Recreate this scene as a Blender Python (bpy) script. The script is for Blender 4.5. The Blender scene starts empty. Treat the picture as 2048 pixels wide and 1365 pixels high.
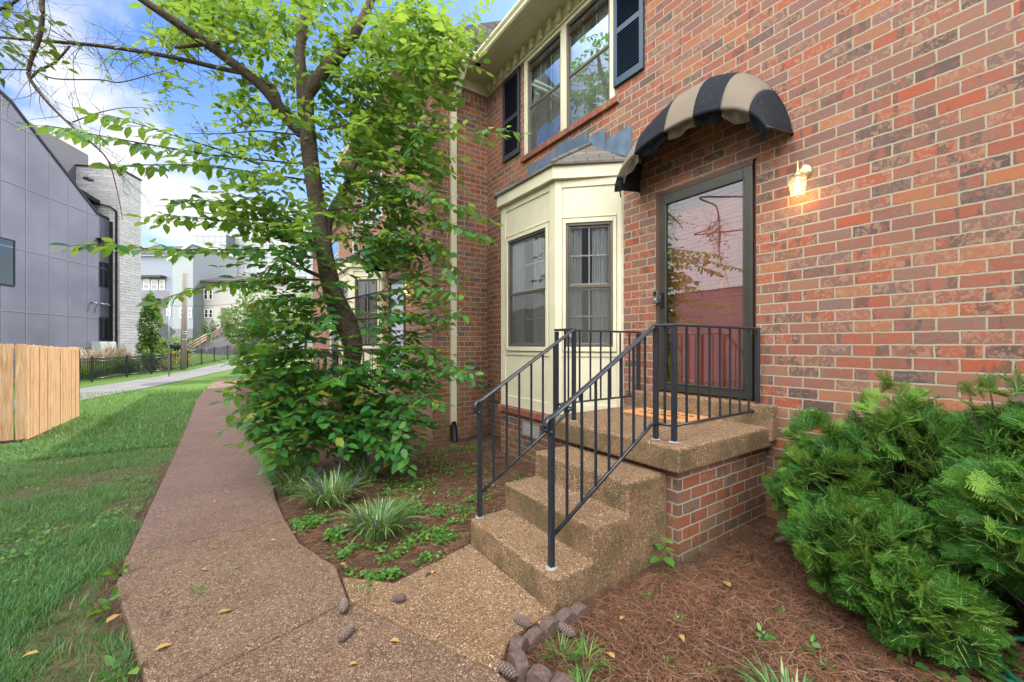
import bpy, math, random
import numpy as np
from mathutils import Vector, Matrix, noise
random.seed(7); rng = np.random.default_rng(7)
R = math.radians
scene = bpy.context.scene
COL = scene.collection
# ------------------------------------------------------------ survey helpers
FOC, CX, HY, EYE = 813.0, 1024.0, 690.0, 1.45
CA, SA = 0.82639, 0.56310
def ray(px, py):
    u = (px-CX)/FOC
    return Vector((SA+CA*u, CA-SA*u, (HY-py)/FOC))
def at(px, py, Z):
    r = ray(px, py); return Vector((0, 0, EYE)) + r*Z
def on_wall(px, py, x):
    r = ray(px, py); return Vector((0, 0, EYE)) + r*(x/r.x)
def sstep(a, b, t):
    t = min(1, max(0, (t-a)/(b-a))); return t*t*(3-2*t)
def G(x, y):            # lie of the land
    z = -.27*sstep(2, 11, y)
    z += 1.72*min(1, max(0, (y-34)/23.0))
    if x < -4: z += .65*sstep(-4.2, -7, x)*sstep(29, 37, y)
    return z
# ------------------------------------------------------------ object helpers
def tag(o, label=None, cat=None, group=None, kind=None):
    if label: o['label'] = label
    if cat: o['category'] = cat
    if group: o['group'] = group
    if kind: o['kind'] = kind
    return o
def thing(name, label, cat, loc=(0, 0, 0), rz=0, group=None):
    o = bpy.data.objects.new(name, None); COL.objects.link(o)
    o.location = loc; o.rotation_euler = (0, 0, rz); o.empty_display_size = .1
    return tag(o, label, cat, group)
def origin_of(parent):
    return Vector(parent.location) if parent and parent.parent is None else (Vector(parent['_o']) if parent else Vector((0, 0, 0)))
class MB:
    def __init__(s): s.v = []; s.f = []; s.m = []; s.sm = []; s.uv = {}
    def add(s, vs, fs, m=0, smooth=False, uv=None):
        b = len(s.v); s.v += [Vector(p) for p in vs]
        for k, f in enumerate(fs):
            s.f.append([b+i for i in f]); s.m.append(m); s.sm.append(smooth)
            if uv: s.uv[len(s.f)-1] = uv[k]
        return s
    def box(s, x0, x1, y0, y1, z0, z1, m=0):
        x0, x1 = min(x0, x1), max(x0, x1); y0, y1 = min(y0, y1), max(y0, y1); z0, z1 = min(z0, z1), max(z0, z1)
        return s.add([(x0,y0,z0),(x1,y0,z0),(x1,y1,z0),(x0,y1,z0),(x0,y0,z1),(x1,y0,z1),(x1,y1,z1),(x0,y1,z1)],
          [(0,3,2,1),(4,5,6,7),(0,1,5,4),(1,2,6,5),(2,3,7,6),(3,0,4,7)], m)
    def obox(s, o, u, n, a0, a1, b0, b1, z0, z1, m=0):
        """box in a frame: a along u, b along outward n, z up"""
        o, u, n = Vector(o), Vector(u), Vector(n); Z = Vector((0,0,1)); vs = []
        for z in (z0, z1):
            for a, b in ((a0,b0),(a1,b0),(a1,b1),(a0,b1)): vs.append(o+u*a+n*b+Z*z)
        fs = [(0,3,2,1),(4,5,6,7),(0,1,5,4),(1,2,6,5),(2,3,7,6),(3,0,4,7)]
        if u.cross(n).z < 0: fs = [f[::-1] for f in fs]
        return s.add(vs, fs, m)
    def prism(s, poly, vec, m=0, smooth=False):
        """closed polygon (3D pts) swept by vec"""
        vec = Vector(vec); P = [Vector(p) for p in poly]; n = len(P)
        nrm = Vector((0,0,0))
        for i in range(n): nrm += P[i].cross(P[(i+1) % n])
        flip = nrm.dot(vec) > 0
        vs = P+[p+vec for p in P]
        fs = [list(range(n))[::-1], list(range(n, 2*n))]+[(i, (i+1) % n, n+(i+1) % n, n+i) for i in range(n)]
        if not flip: fs = [list(f)[::-1] for f in fs]
        return s.add(vs, fs, m, smooth)
    def tube(s, pts, rad, n=8, m=0, caps=True, smooth=True, square=False):
        P = [Vector(p) for p in pts]; k = len(P)
        if not hasattr(rad, '__len__'): rad = [rad]*k
        ref = Vector((0,0,1)) if abs((P[-1]-P[0]).normalized().z) < .9 else Vector((1,0,0))
        vs = []
        for i, p in enumerate(P):
            t = (P[min(i+1,k-1)]-P[max(i-1,0)]).normalized()
            a = t.cross(ref).normalized(); b = a.cross(t).normalized()
            off = math.pi/4 if square else 0; rr = rad[i]*(1.414 if square else 1)
            for j in range(n):
                th = 2*math.pi*j/n+off; vs.append(p+a*math.cos(th)*rr+b*math.sin(th)*rr)
        fs = [(i*n+j, (i+1)*n+j, (i+1)*n+(j+1) % n, i*n+(j+1) % n) for i in range(k-1) for j in range(n)]
        if caps: fs += [tuple(range(n)), tuple(range((k-1)*n, k*n))[::-1]]
        return s.add(vs, fs, m, smooth)
    def lathe(s, c, prof, n=16, m=0, axis=None, smooth=True):
        """prof: (r, h) along axis from c"""
        ax = Vector(axis or (0,0,1)).normalized(); ref = Vector((1,0,0)) if abs(ax.x) < .9 else Vector((0,1,0))
        a = ax.cross(ref).normalized(); b = ax.cross(a); c = Vector(c); vs = []
        for r, h in prof:
            for j in range(n):
                th = 2*math.pi*j/n; vs.append(c+ax*h+a*math.cos(th)*r+b*math.sin(th)*r)
        fs = [(i*n+j, i*n+(j+1) % n, (i+1)*n+(j+1) % n, (i+1)*n+j) for i in range(len(prof)-1) for j in range(n)]
        return s.add(vs, fs, m, smooth)
    def build(s, name, mats, parent=None, loc=None, bevel=0, seg=2):
        if not isinstance(mats, (list, tuple)): mats = [mats]
        o0 = origin_of(parent) if parent else Vector(loc or (0,0,0))
        me = bpy.data.meshes.new(name)
        me.from_pydata([tuple(p-o0) for p in s.v], [], s.f)
        uvl = me.uv_layers.new(name='UVMap').data
        for i, p in enumerate(me.polygons):
            p.material_index = s.m[i]; p.use_smooth = s.sm[i]
            if i in s.uv:
                for li, q in zip(p.loop_indices, s.uv[i]): uvl[li].uv = q
                continue
            nn = p.normal
            for li in p.loop_indices:
                q = s.v[me.loops[li].vertex_index]
                if abs(nn.z) > .75: uvl[li].uv = (q.y, q.x)
                elif abs(abs(nn.x)-abs(nn.y)) < .5*max(abs(nn.x), abs(nn.y)):
                    uvl[li].uv = ((q.y-q.x*math.copysign(1, nn.x*nn.y+1e-9))*.7071, q.z)
                else: uvl[li].uv = (q.y if abs(nn.x) > abs(nn.y) else q.x, q.z)
        for mt in mats: me.materials.append(mt)
        ob = bpy.data.objects.new(name, me); COL.objects.link(ob)
        if parent: ob.parent = parent
        else: ob.location = o0
        ob['_o'] = tuple(o0)
        if bevel:
            b = ob.modifiers.new('Bevel', 'BEVEL'); b.width = bevel; b.segments = seg; b.limit_method = 'ANGLE'
        return ob
def npmesh(name, V, T, mats, parent=None, loc=None, midx=None, smooth=False):
    """fast triangle mesh. V (n,3) world, T (m,3)"""
    if not isinstance(mats, (list, tuple)): mats = [mats]
    o0 = origin_of(parent) if parent else Vector(loc or (0,0,0))
    me = bpy.data.meshes.new(name)
    V = np.asarray(V, dtype=np.float32)-np.array(o0, dtype=np.float32)
    T = np.asarray(T, dtype=np.int32)
    me.vertices.add(len(V)); me.vertices.foreach_set('co', V.ravel())
    me.loops.add(T.size); me.loops.foreach_set('vertex_index', T.ravel())
    me.polygons.add(len(T))
    me.polygons.foreach_set('loop_start', np.arange(0, T.size, 3, dtype=np.int32))
    if midx is not None: me.polygons.foreach_set('material_index', np.asarray(midx, dtype=np.int32))
    if smooth: me.polygons.foreach_set('use_smooth', np.ones(len(T), dtype=bool))
    me.update(calc_edges=True)
    for mt in mats: me.materials.append(mt)
    ob = bpy.data.objects.new(name, me); COL.objects.link(ob)
    if parent: ob.parent = parent
    else: ob.location = o0
    ob['_o'] = tuple(o0)
    return ob
def stamp(tv, tt, pos, ax, ay, az, sc):
    """instances of template; pos (m,3), axes (m,3) each, sc (m,) or (m,3)"""
    m = len(pos); sc = np.asarray(sc, dtype=float)
    if sc.ndim == 1: sc = np.repeat(sc[:, None], 3, 1)
    V = (pos[:, None, :] + tv[None, :, 0:1]*ax[:, None, :]*sc[:, None, 0:1]
         + tv[None, :, 1:2]*ay[:, None, :]*sc[:, None, 1:2] + tv[None, :, 2:3]*az[:, None, :]*sc[:, None, 2:3])
    T = tt[None, :, :]+(np.arange(m)*len(tv))[:, None, None]
    return V.reshape(-1, 3), T.reshape(-1, 3)
def nrm(a): return a/np.maximum(1e-9, np.linalg.norm(a, axis=-1, keepdims=True))
def join_np(parts):
    Vs, Ts, M, b = [], [], [], 0
    for V, T, mi in parts:
        if len(V) == 0: continue
        Vs.append(V); Ts.append(T+b); M.append(np.full(len(T), mi)); b += len(V)
    return np.concatenate(Vs), np.concatenate(Ts), np.concatenate(M)
def strips(polys, rads, n=4):
    """many thin tubes fast: polys list of (k,3) arrays"""
    Vs, Ts, b = [], [], 0
    for P, r in zip(polys, rads):
        P = np.asarray(P, float); k = len(P)
        t = np.gradient(P, axis=0); t = nrm(t)
        ref = np.array([0,0,1.]) if abs(t[0, 2]) < .9 else np.array([1.,0,0])
        a = nrm(np.cross(t, ref)); c = np.cross(a, t)
        th = 2*np.pi*np.arange(n)/n
        rr = np.asarray(r, float)*np.ones(k)
        V = P[:, None, :]+rr[:, None, None]*(a[:, None, :]*np.cos(th)[None, :, None]+c[:, None, :]*np.sin(th)[None, :, None])
        Vs.append(V.reshape(-1, 3))
        i = np.arange(k-1)[:, None]; j = np.arange(n)[None, :]; j2 = (j+1) % n
        q = np.stack([i*n+j, (i+1)*n+j, (i+1)*n+j2, i*n+j2], -1).reshape(-1, 4)
        Ts.append(np.concatenate([q[:, [0,1,2]], q[:, [0,2,3]]])+b); b += k*n
    return np.concatenate(Vs), np.concatenate(Ts)
def copy_tree(o, parent=None):
    c = o.copy(); COL.objects.link(c)
    if parent: c.parent = parent
    for ch in list(o.children): copy_tree(ch, c)
    return c
# ------------------------------------------------------------ materials
class NT:
    def __init__(s, name):
        s.mat = bpy.data.materials.new(name); s.mat.use_nodes = True
        s.t = s.mat.node_tree; s.t.nodes.clear()
        s.out = s.t.nodes.new('ShaderNodeOutputMaterial')
    def n(s, typ, **kw):
        nd = s.t.nodes.new('ShaderNode'+typ)
        for k, v in kw.items():
            if k.startswith('i_'):
                nd.inputs[k[2:].replace('_', ' ')].default_value = v
            else: setattr(nd, k, v)
        return nd
    def l(s, a, b): s.t.links.new(a, b)
    def val(s, x, inp):
        if isinstance(x, (int, float)): inp.default_value = x
        else: s.l(x, inp)
    def math(s, op, a, b=0.0, c=None, clamp=False):
        nd = s.n('Math', operation=op); nd.use_clamp = clamp
        s.val(a, nd.inputs[0]); s.val(b, nd.inputs[1])
        if c is not None: s.val(c, nd.inputs[2])
        return nd.outputs[0]
    def ramp(s, fac, stops, interp='LINEAR'):
        nd = s.n('ValToRGB'); nd.color_ramp.interpolation = interp
        el = nd.color_ramp.elements
        while len(el) > 1: el.remove(el[-1])
        el[0].position = stops[0][0]; el[0].color = (*stops[0][1], 1)
        for p, c in stops[1:]: e = el.new(p); e.color = (*c, 1)
        if fac is not None: s.l(fac, nd.inputs[0])
        return nd.outputs[0]
    def mix(s, f, a, b, blend='MIX'):
        nd = s.n('Mix', data_type='RGBA', blend_type=blend)
        s.val(f, nd.inputs[0])
        for x, i in ((a, 6), (b, 7)):
            if isinstance(x, tuple): nd.inputs[i].default_value = (*x, 1)
            else: s.l(x, nd.inputs[i])
        return nd.outputs[2]
    def noise(s, scale, vec=None, detail=3, rough=.55, dist=0):
        nd = s.n('TexNoise'); nd.inputs['Scale'].default_value = scale; nd.inputs['Detail'].default_value = detail
        nd.inputs['Roughness'].default_value = rough; nd.inputs['Distortion'].default_value = dist
        s.l(vec if vec is not None else s.pos(), nd.inputs['Vector']); return nd.outputs[0]
    def pos(s):
        if not hasattr(s, '_p'): s._p = s.n('NewGeometry').outputs['Position']
        return s._p
    def scalev(s, v, sc):
        nd = s.n('Mapping'); nd.inputs['Scale'].default_value = sc; s.l(v, nd.inputs['Vector']); return nd.outputs[0]
    def bump(s, h, strength, dist):
        nd = s.n('Bump'); nd.inputs['Strength'].default_value = strength; nd.inputs['Distance'].default_value = dist
        s.l(h, nd.inputs['Height']); return nd.outputs[0]
    def bsdf(s, color, rough=.6, metal=0, normal=None, spec=.5, **kw):
        b = s.n('BsdfPrincipled')
        if isinstance(color, tuple): b.inputs['Base Color'].default_value = (*color, 1)
        else: s.l(color, b.inputs['Base Color'])
        s.val(rough, b.inputs['Roughness']); b.inputs['Metallic'].default_value = metal
        b.inputs['Specular IOR Level'].default_value = spec
        if normal is not None: s.l(normal, b.inputs['Normal'])
        for k, v in kw.items(): b.inputs[k.replace('_', ' ')].default_value = v
        return b.outputs[0]
    def fin(s, sh): s.l(sh, s.out.inputs['Surface']); return s.mat
def brick_mat(name, palette, mortar=(.40,.345,.255), L=.209, CH=.0854, moss=0.0, mott=.75, swap=False, off=0.0):
    m = NT(name); uv = m.n('UVMap').outputs[0]
    sx = m.n('SeparateXYZ'); m.l(uv, sx.inputs[0])
    wob = m.noise(14, detail=2)
    wv = m.math('MULTIPLY', m.math('SUBTRACT', wob, .5), .010)
    U, V = (sx.outputs[1], sx.outputs[0]) if swap else (sx.outputs[0], sx.outputs[1])
    v = m.math('DIVIDE', m.math('ADD', m.math('ADD', V, wv), 40*CH+off), CH)
    row = m.math('FLOOR', v)
    half = m.math('MULTIPLY', m.math('MODULO', row, 2.0), .5)
    wn0 = m.n('TexWhiteNoise', noise_dimensions='1D'); m.l(row, wn0.inputs['W'])
    u = m.math('ADD', m.math('ADD', m.math('DIVIDE', m.math('ADD', U, wv), L), half), m.math('MULTIPLY', wn0.outputs[0], .06))
    col = m.math('FLOOR', u)
    fu = m.math('FRACT', m.math('ADD', u, 400.0)); fv = m.math('FRACT', v)
    du = m.math('MULTIPLY', m.math('MINIMUM', fu, m.math('SUBTRACT', 1.0, fu)), L)
    dv = m.math('MULTIPLY', m.math('MINIMUM', fv, m.math('SUBTRACT', 1.0, fv)), CH)
    d = m.math('MINIMUM', du, dv)
    edge = m.math('ADD', .0048, m.math('MULTIPLY', m.math('SUBTRACT', m.noise(75, detail=3), .5), .0075))
    mask = m.n('MapRange', interpolation_type='SMOOTHSTEP'); m.l(d, mask.inputs[0]); m.l(edge, mask.inputs[1])
    m.l(m.math('ADD', edge, .0022), mask.inputs[2]); mask = mask.outputs[0]
    cv = m.n('CombineXYZ'); m.l(col, cv.inputs[0]); m.l(row, cv.inputs[1])
    wn = m.n('TexWhiteNoise', noise_dimensions='2D'); m.l(cv.outputs[0], wn.inputs['Vector'])
    base = m.ramp(wn.outputs[0], palette, 'LINEAR')
    sc = m.n('SeparateColor'); m.l(wn.outputs[1], sc.inputs[0])
    off3 = m.n('VectorMath', operation='MULTIPLY_ADD'); m.l(wn.outputs[1], off3.inputs[0])
    off3.inputs[1].default_value = (30, 30, 30); 
    cb = m.n('CombineXYZ'); m.l(U, cb.inputs[0]); m.l(V, cb.inputs[1]); m.l(cb.outputs[0], off3.inputs[2])
    pv = off3.outputs[0]
    # dark / purplish ends, tan flashing, red scuffs
    n1 = m.noise(13, m.scalev(pv, (1, .15, 1)), detail=1)
    t1 = m.n('MapRange', interpolation_type='SMOOTHSTEP'); m.l(n1, t1.inputs[0]); t1.inputs[1].default_value = .56; t1.inputs[2].default_value = .60
    f1 = m.math('MULTIPLY', t1.outputs[0], m.math('LESS_THAN', sc.outputs[0], .55))
    base = m.mix(m.math('MULTIPLY', f1, .75), base, (.11, .08, .07))
    n2 = m.noise(34, m.scalev(pv, (1, .8, 1)), detail=4, rough=.65, dist=.8)
    t2 = m.n('MapRange', interpolation_type='SMOOTHSTEP'); m.l(n2, t2.inputs[0]); t2.inputs[1].default_value = .49; t2.inputs[2].default_value = .57
    f2 = m.math('MULTIPLY', t2.outputs[0], m.math('LESS_THAN', sc.outputs[1], mott))
    tan = m.mix(m.math('GREATER_THAN', sc.outputs[2], .62), (.38, .24, .155), (.22, .155, .13))
    base = m.mix(m.math('MULTIPLY', f2, .6), base, tan)
    n3 = m.noise(22, m.scalev(pv, (.8, 1.1, 1)), detail=3, dist=.5)
    t3 = m.n('MapRange', interpolation_type='SMOOTHSTEP'); m.l(n3, t3.inputs[0]); t3.inputs[1].default_value = .56; t3.inputs[2].default_value = .64
    base = m.mix(m.math('MULTIPLY', t3.outputs[0], .5), base, (.40, .10, .06))
    grain = m.noise(180, detail=3)
    base = m.mix(.35, base, m.ramp(grain, [(.25, (.25,.25,.25)), (.75, (1,1,1))]), 'MULTIPLY')
    mort = m.mix(m.noise(120, detail=3), tuple(c*.78 for c in mortar), mortar)
    big = m.noise(1.1, detail=3)
    mort = m.mix(m.ramp(big, [(.4, (0,0,0)), (.7, (.6,.6,.6))]), mort, tuple(c*.72 for c in mortar))
    c = m.mix(mask, mort, base)
    c = m.mix(m.math('MULTIPLY', big, .3), c, (.75,.72,.7), 'MULTIPLY')
    if moss:
        sz = m.n('SeparateXYZ'); m.l(m.pos(), sz.inputs[0])
        lo = m.n('MapRange'); m.l(sz.outputs[2], lo.inputs[0]); lo.inputs[1].default_value = moss; lo.inputs[2].default_value = -.1
        fm = m.math('MULTIPLY', lo.outputs[0], m.ramp(m.noise(3.5, detail=4), [(.35, (.15,)*3), (.65, (1,1,1))]))
        c = m.mix(m.math('MULTIPLY', fm, .7, clamp=True), c, (.075, .075, .028))
    h = m.math('ADD', m.math('MULTIPLY', mask, 1.0), m.math('ADD', m.math('MULTIPLY', grain, .25), m.math('MULTIPLY', n2, .25)))
    return m.fin(m.bsdf(c, .82, normal=m.bump(h, .9, .005), spec=.3))
PAL = [(0, (.11,.075,.07)), (.08, (.18,.115,.09)), (.2, (.27,.105,.07)), (.38, (.36,.095,.05)), (.55, (.29,.12,.08)), (.68, (.21,.115,.09)),
       (.78, (.28,.15,.10)), (.88, (.38,.15,.065)), (.94, (.23,.125,.11)), (1, (.18,.115,.10))]
PALD = [(p, (c[0]*.92, c[1]*.95, c[2]*.95)) for p, c in PAL]
M = {}
M['brick'] = brick_mat('brick_wall', PAL, moss=.9)
M['brick_n'] = brick_mat('brick_neighbour', PALD, moss=.9, off=.03)
M['brick_base'] = brick_mat('brick_plinth', PALD, mortar=(.42,.40,.33), moss=.65, mott=.35, off=.05)
M['soldier'] = brick_mat('brick_soldier', PAL, swap=True, mott=.3)
M['rowlock'] = brick_mat('brick_rowlock', [(0,(.42,.11,.06)),(.5,(.35,.09,.05)),(1,(.28,.12,.08))], swap=True, mott=.2, CH=.0745)
M['purple_brick'] = brick_mat('brick_purple', [(0,(.20,.15,.17)),(.5,(.24,.18,.20)),(1,(.17,.13,.15))], mortar=(.3,.27,.28), mott=.1)
def aggregate(name, pal, cement, scale=112, bump=.8, moss=False, patch=(.8,.78,.75), top_tint=None):
    m = NT(name)
    vo = m.n('TexVoronoi', voronoi_dimensions='3D', feature='F1'); vo.inputs['Scale'].default_value = scale; m.l(m.pos(), vo.inputs['Vector'])
    ve = m.n('TexVoronoi', voronoi_dimensions='3D', feature='DISTANCE_TO_EDGE'); ve.inputs['Scale'].default_value = scale; m.l(m.pos(), ve.inputs['Vector'])
    s2 = m.n('SeparateColor'); m.l(vo.outputs['Color'], s2.inputs[0])
    c = m.ramp(s2.outputs[0], pal)
    c = m.mix(m.math('MULTIPLY', s2.outputs[1], .35), c, (.9,.85,.8), 'MULTIPLY')
    e = m.n('MapRange', interpolation_type='SMOOTHSTEP'); m.l(ve.outputs[0], e.inputs[0]); e.inputs[1].default_value = .02; e.inputs[2].default_value = .16
    c = m.mix(e.outputs[0], cement, c)
    big = m.noise(1.7, detail=5, rough=.6)
    c = m.mix(m.ramp(big, [(.38, (0,0,0)), (.66, (.8,.8,.8))]), c, patch, 'MULTIPLY')
    fine = m.noise(9, detail=4)
    c = m.mix(m.ramp(fine, [(.45, (0,0,0)), (.7, (.3,.3,.3))]), c, (.45,.36,.28), 'MIX') if top_tint is None else m.mix(m.ramp(fine, [(.42, (0,0,0)), (.7, (.28,.28,.28))]), c, top_tint)
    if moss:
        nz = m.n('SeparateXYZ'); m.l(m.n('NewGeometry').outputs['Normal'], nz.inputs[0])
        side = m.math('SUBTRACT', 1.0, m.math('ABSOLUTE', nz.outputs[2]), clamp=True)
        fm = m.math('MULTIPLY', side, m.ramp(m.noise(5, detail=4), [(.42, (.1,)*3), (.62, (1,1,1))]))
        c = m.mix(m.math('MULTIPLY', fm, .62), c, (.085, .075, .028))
    h = m.math('ADD', m.math('MULTIPLY', e.outputs[0], 1.0), m.math('MULTIPLY', s2.outputs[2], .5))
    return m.fin(m.bsdf(c, .75, normal=m.bump(h, bump, .006), spec=.35))
M['agg_step'] = aggregate('pebble_step', [(0,(.20,.11,.055)),(.25,(.32,.19,.10)),(.5,(.44,.295,.17)),(.75,(.36,.19,.10)),(.9,(.56,.43,.29)),(1,(.64,.55,.42))], (.10,.065,.035), moss=True, top_tint=(.34,.20,.12))
M['agg_walk'] = aggregate('pebble_walk', [(0,(.14,.08,.05)),(.25,(.24,.145,.085)),(.5,(.36,.25,.165)),(.75,(.28,.15,.09)),(.9,(.42,.32,.24)),(1,(.48,.41,.33))], (.10,.065,.045), top_tint=(.27,.165,.115))
M['agg_path'] = aggregate('pebble_path', [(0,(.15,.08,.07)),(.25,(.25,.145,.11)),(.5,(.33,.21,.165)),(.75,(.25,.135,.10)),(.9,(.42,.32,.27)),(1,(.48,.40,.35))], (.12,.075,.058), top_tint=(.28,.165,.125))
def simple(name, color, rough=.6, metal=0, spec=.5, var=.12, nscale=6, bump=0, bscale=60, stretch=None, coat=0):
    m = NT(name); v = m.scalev(m.pos(), stretch) if stretch else m.pos()
    n = m.noise(nscale, v, detail=5)
    c = m.mix(m.ramp(n, [(.3, (0,0,0)), (.75, (1,1,1))]), tuple(k*(1-var) for k in color), tuple(min(1, k*(1+var*.6)) for k in color))
    nb = m.bump(m.noise(bscale, v, detail=3), bump, .003) if bump else None
    r = m.math('ADD', rough-.05, m.math('MULTIPLY', n, .12))
    return m.fin(m.bsdf(c, r, metal, nb, spec))
M['cream'] = simple('cream_paint', (.60,.565,.41), .5, var=.10, nscale=3, bump=.15, bscale=25)
M['cream_y'] = simple('cream_gutter', (.60,.57,.37), .42, var=.08, nscale=3)
M['bronze'] = simple('bronze_frame', (.105,.09,.07), .38, metal=.3, var=.2, nscale=5)
M['storm'] = simple('storm_frame', (.050,.050,.042), .38, metal=.4, var=.15)
M['jamb'] = simple('brown_jamb', (.085,.035,.022), .5, var=.25, nscale=12, stretch=(1,1,.2))
M['iron'] = simple('black_iron', (.018,.023,.034), .34, spec=.6, var=.3, nscale=30, bump=.25, bscale=120)
M['shutter'] = simple('navy_shutter', (.018,.024,.045), .42, var=.2, nscale=4)
M['shutter_glare'] = simple('navy_shutter_glare', (.014,.040,.078), .38, var=.2, nscale=4)  # same navy shutter, with bluish glare put into its colour
M['muntin'] = simple('cream_muntin', (.78,.75,.64), .5, var=.06)
M['shingle'] = None
M['white'] = simple('white_trim', (.74,.73,.70), .5, var=.05)
M['flash'] = simple('blue_flashing', (.12,.17,.245), .45, metal=.35, var=.35, nscale=7, bump=.4, bscale=14)
M['brass'] = simple('satin_brass', (.62,.50,.26), .3, metal=.9, var=.1)
M['knob'] = simple('bright_brass', (.8,.6,.2), .2, metal=1, var=.1)
M['reddoor'] = simple('red_door', (.60,.16,.11), .45, var=.2, nscale=5, stretch=(1,1,.3))
M['black'] = simple('black_plastic', (.012,.012,.013), .35, var=.2)
M['door_reflect'] = simple('lavender_door_reflection', (.42,.42,.56), .4, var=.06)  # lavender stands for the pale reflection in the neighbouring storm door
M['vent'] = simple('vent_metal', (.38,.37,.34), .5, metal=.5, var=.2)
M['mat'] = simple('coir_mat', (.50,.23,.085), .95, var=.25, nscale=60, bump=.9, bscale=300)
M['matink'] = simple('mat_ink', (.015,.013,.012), .9)
M['mortarfoot'] = simple('white_grout', (.27,.265,.26), .9, var=.3, nscale=60, bump=.5)
M['wire'] = simple('cable', (.03,.03,.03), .6)
M['hose'] = simple('green_hose', (.010,.11,.065), .32, var=.2, nscale=40)
M['galv'] = simple('galvanised', (.32,.34,.35), .45, metal=.7, var=.15)
M['sticker'] = simple('blue_sticker', (.16,.22,.42), .4)
M['asphalt'] = simple('asphalt', (.185,.18,.18), .9, var=.2, nscale=1.5, bump=.4, bscale=150)
M['roofgrey'] = simple('grey_roof', (.055,.052,.05), .9, var=.25, nscale=14)
M['lightgrey'] = simple('light_grey_box', (.50,.52,.53), .5, var=.05)
M['curtain'] = None
def shingle_mat():
    m = NT('asphalt_shingle'); uv = m.n('UVMap').outputs[0]
    b = m.n('TexBrick'); b.offset = .5; m.l(uv, b.inputs['Vector'])
    for k, v in (('Scale', 1.0), ('Mortar Size', .004), ('Brick Width', .30), ('Row Height', .11), ('Mortar Smooth', .1)): b.inputs[k].default_value = v
    b.inputs['Color1'].default_value = (.13,.12,.11,1); b.inputs['Color2'].default_value = (.20,.185,.165,1); b.inputs['Mortar'].default_value = (.03,.03,.03,1)
    c = m.mix(.6, b.outputs[0], m.ramp(m.noise(260, detail=2), [(.3, (.45,.45,.45)), (.7, (1.0,.98,.95))]), 'MULTIPLY')
    return m.fin(m.bsdf(c, .95, normal=m.bump(m.math('SUBTRACT', 1.0, b.outputs[1]), .7, .01)))
M['shingle'] = shingle_mat()
def curtain_mat():
    m = NT('sheer_curtain')
    d = m.n('BsdfDiffuse'); d.inputs[0].default_value = (.86,.88,.86,1)
    t = m.n('BsdfTranslucent'); t.inputs[0].default_value = (.5,.52,.5,1)
    x = m.n('MixShader'); x.inputs[0].default_value = .4; m.l(d.outputs[0], x.inputs[1]); m.l(t.outputs[0], x.inputs[2])
    return m.fin(x.outputs[0])
M['curtain'] = curtain_mat()
def glass_mat(name, refl, tint=(.85,.88,.88), gl=(.9,.95,1), bump=0):
    m = NT(name)
    g = m.n('BsdfGlossy'); g.inputs[0].default_value = (*gl, 1); g.inputs[1].default_value = .004
    if bump: m.l(m.bump(m.noise(2.2, detail=1), bump, .01), g.inputs['Normal'])
    t = m.n('BsdfTransparent'); t.inputs[0].default_value = (*tint, 1)
    fr = m.n('Fresnel'); fr.inputs[0].default_value = 1.5
    f = m.math('ADD', refl, m.math('MULTIPLY', fr.outputs[0], 1.0), clamp=True)
    x = m.n('MixShader'); m.l(f, x.inputs[0]); m.l(t.outputs[0], x.inputs[1]); m.l(g.outputs[0], x.inputs[2])
    return m.fin(x.outputs[0])
M['glass_up'] = glass_mat('upper_glass', .42, gl=(.62,.82,1), bump=.25)
M['glass_bay'] = glass_mat('bay_glass', .10, bump=.15)
M['glass_door'] = glass_mat('door_glass', .22, tint=(.97,.97,.97), bump=.04)
M['glass_dark'] = simple('far_glass', (.02,.03,.035), .06, spec=1.0, var=.3, nscale=.8)
def jar_mat():
    m = NT('clear_jar_glass'); t = m.n('BsdfTransparent'); d = m.n('BsdfTranslucent'); d.inputs[0].default_value = (.95,.85,.75,1); g = m.n('BsdfGlossy'); g.inputs[1].default_value = .05
    lw = m.n('LayerWeight'); lw.inputs[0].default_value = .25
    x = m.n('MixShader'); x.inputs[0].default_value = .18; m.l(t.outputs[0], x.inputs[1]); m.l(d.outputs[0], x.inputs[2])
    y = m.n('MixShader'); m.l(m.math('MULTIPLY', lw.outputs[1], .35), y.inputs[0]); m.l(x.outputs[0], y.inputs[1]); m.l(g.outputs[0], y.inputs[2]); return m.fin(y.outputs[0])
M['lampglass'] = jar_mat()
def screen_mat():
    m = NT('insect_screen')
    d = m.n('BsdfDiffuse'); d.inputs[0].default_value = (.16,.16,.15,1)
    t = m.n('BsdfTransparent'); x = m.n('MixShader'); x.inputs[0].default_value = .30
    m.l(t.outputs[0], x.inputs[1]); m.l(d.outputs[0], x.inputs[2]); return m.fin(x.outputs[0])
M['screen'] = screen_mat()
def emit(name, col, st):
    m = NT(name); e = m.n('Emission'); e.inputs[0].default_value = (*col, 1); e.inputs[1].default_value = st; return m.fin(e.outputs[0])
M['bulb'] = emit('lit_bulb', (1, .72, .36), 9)
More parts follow.
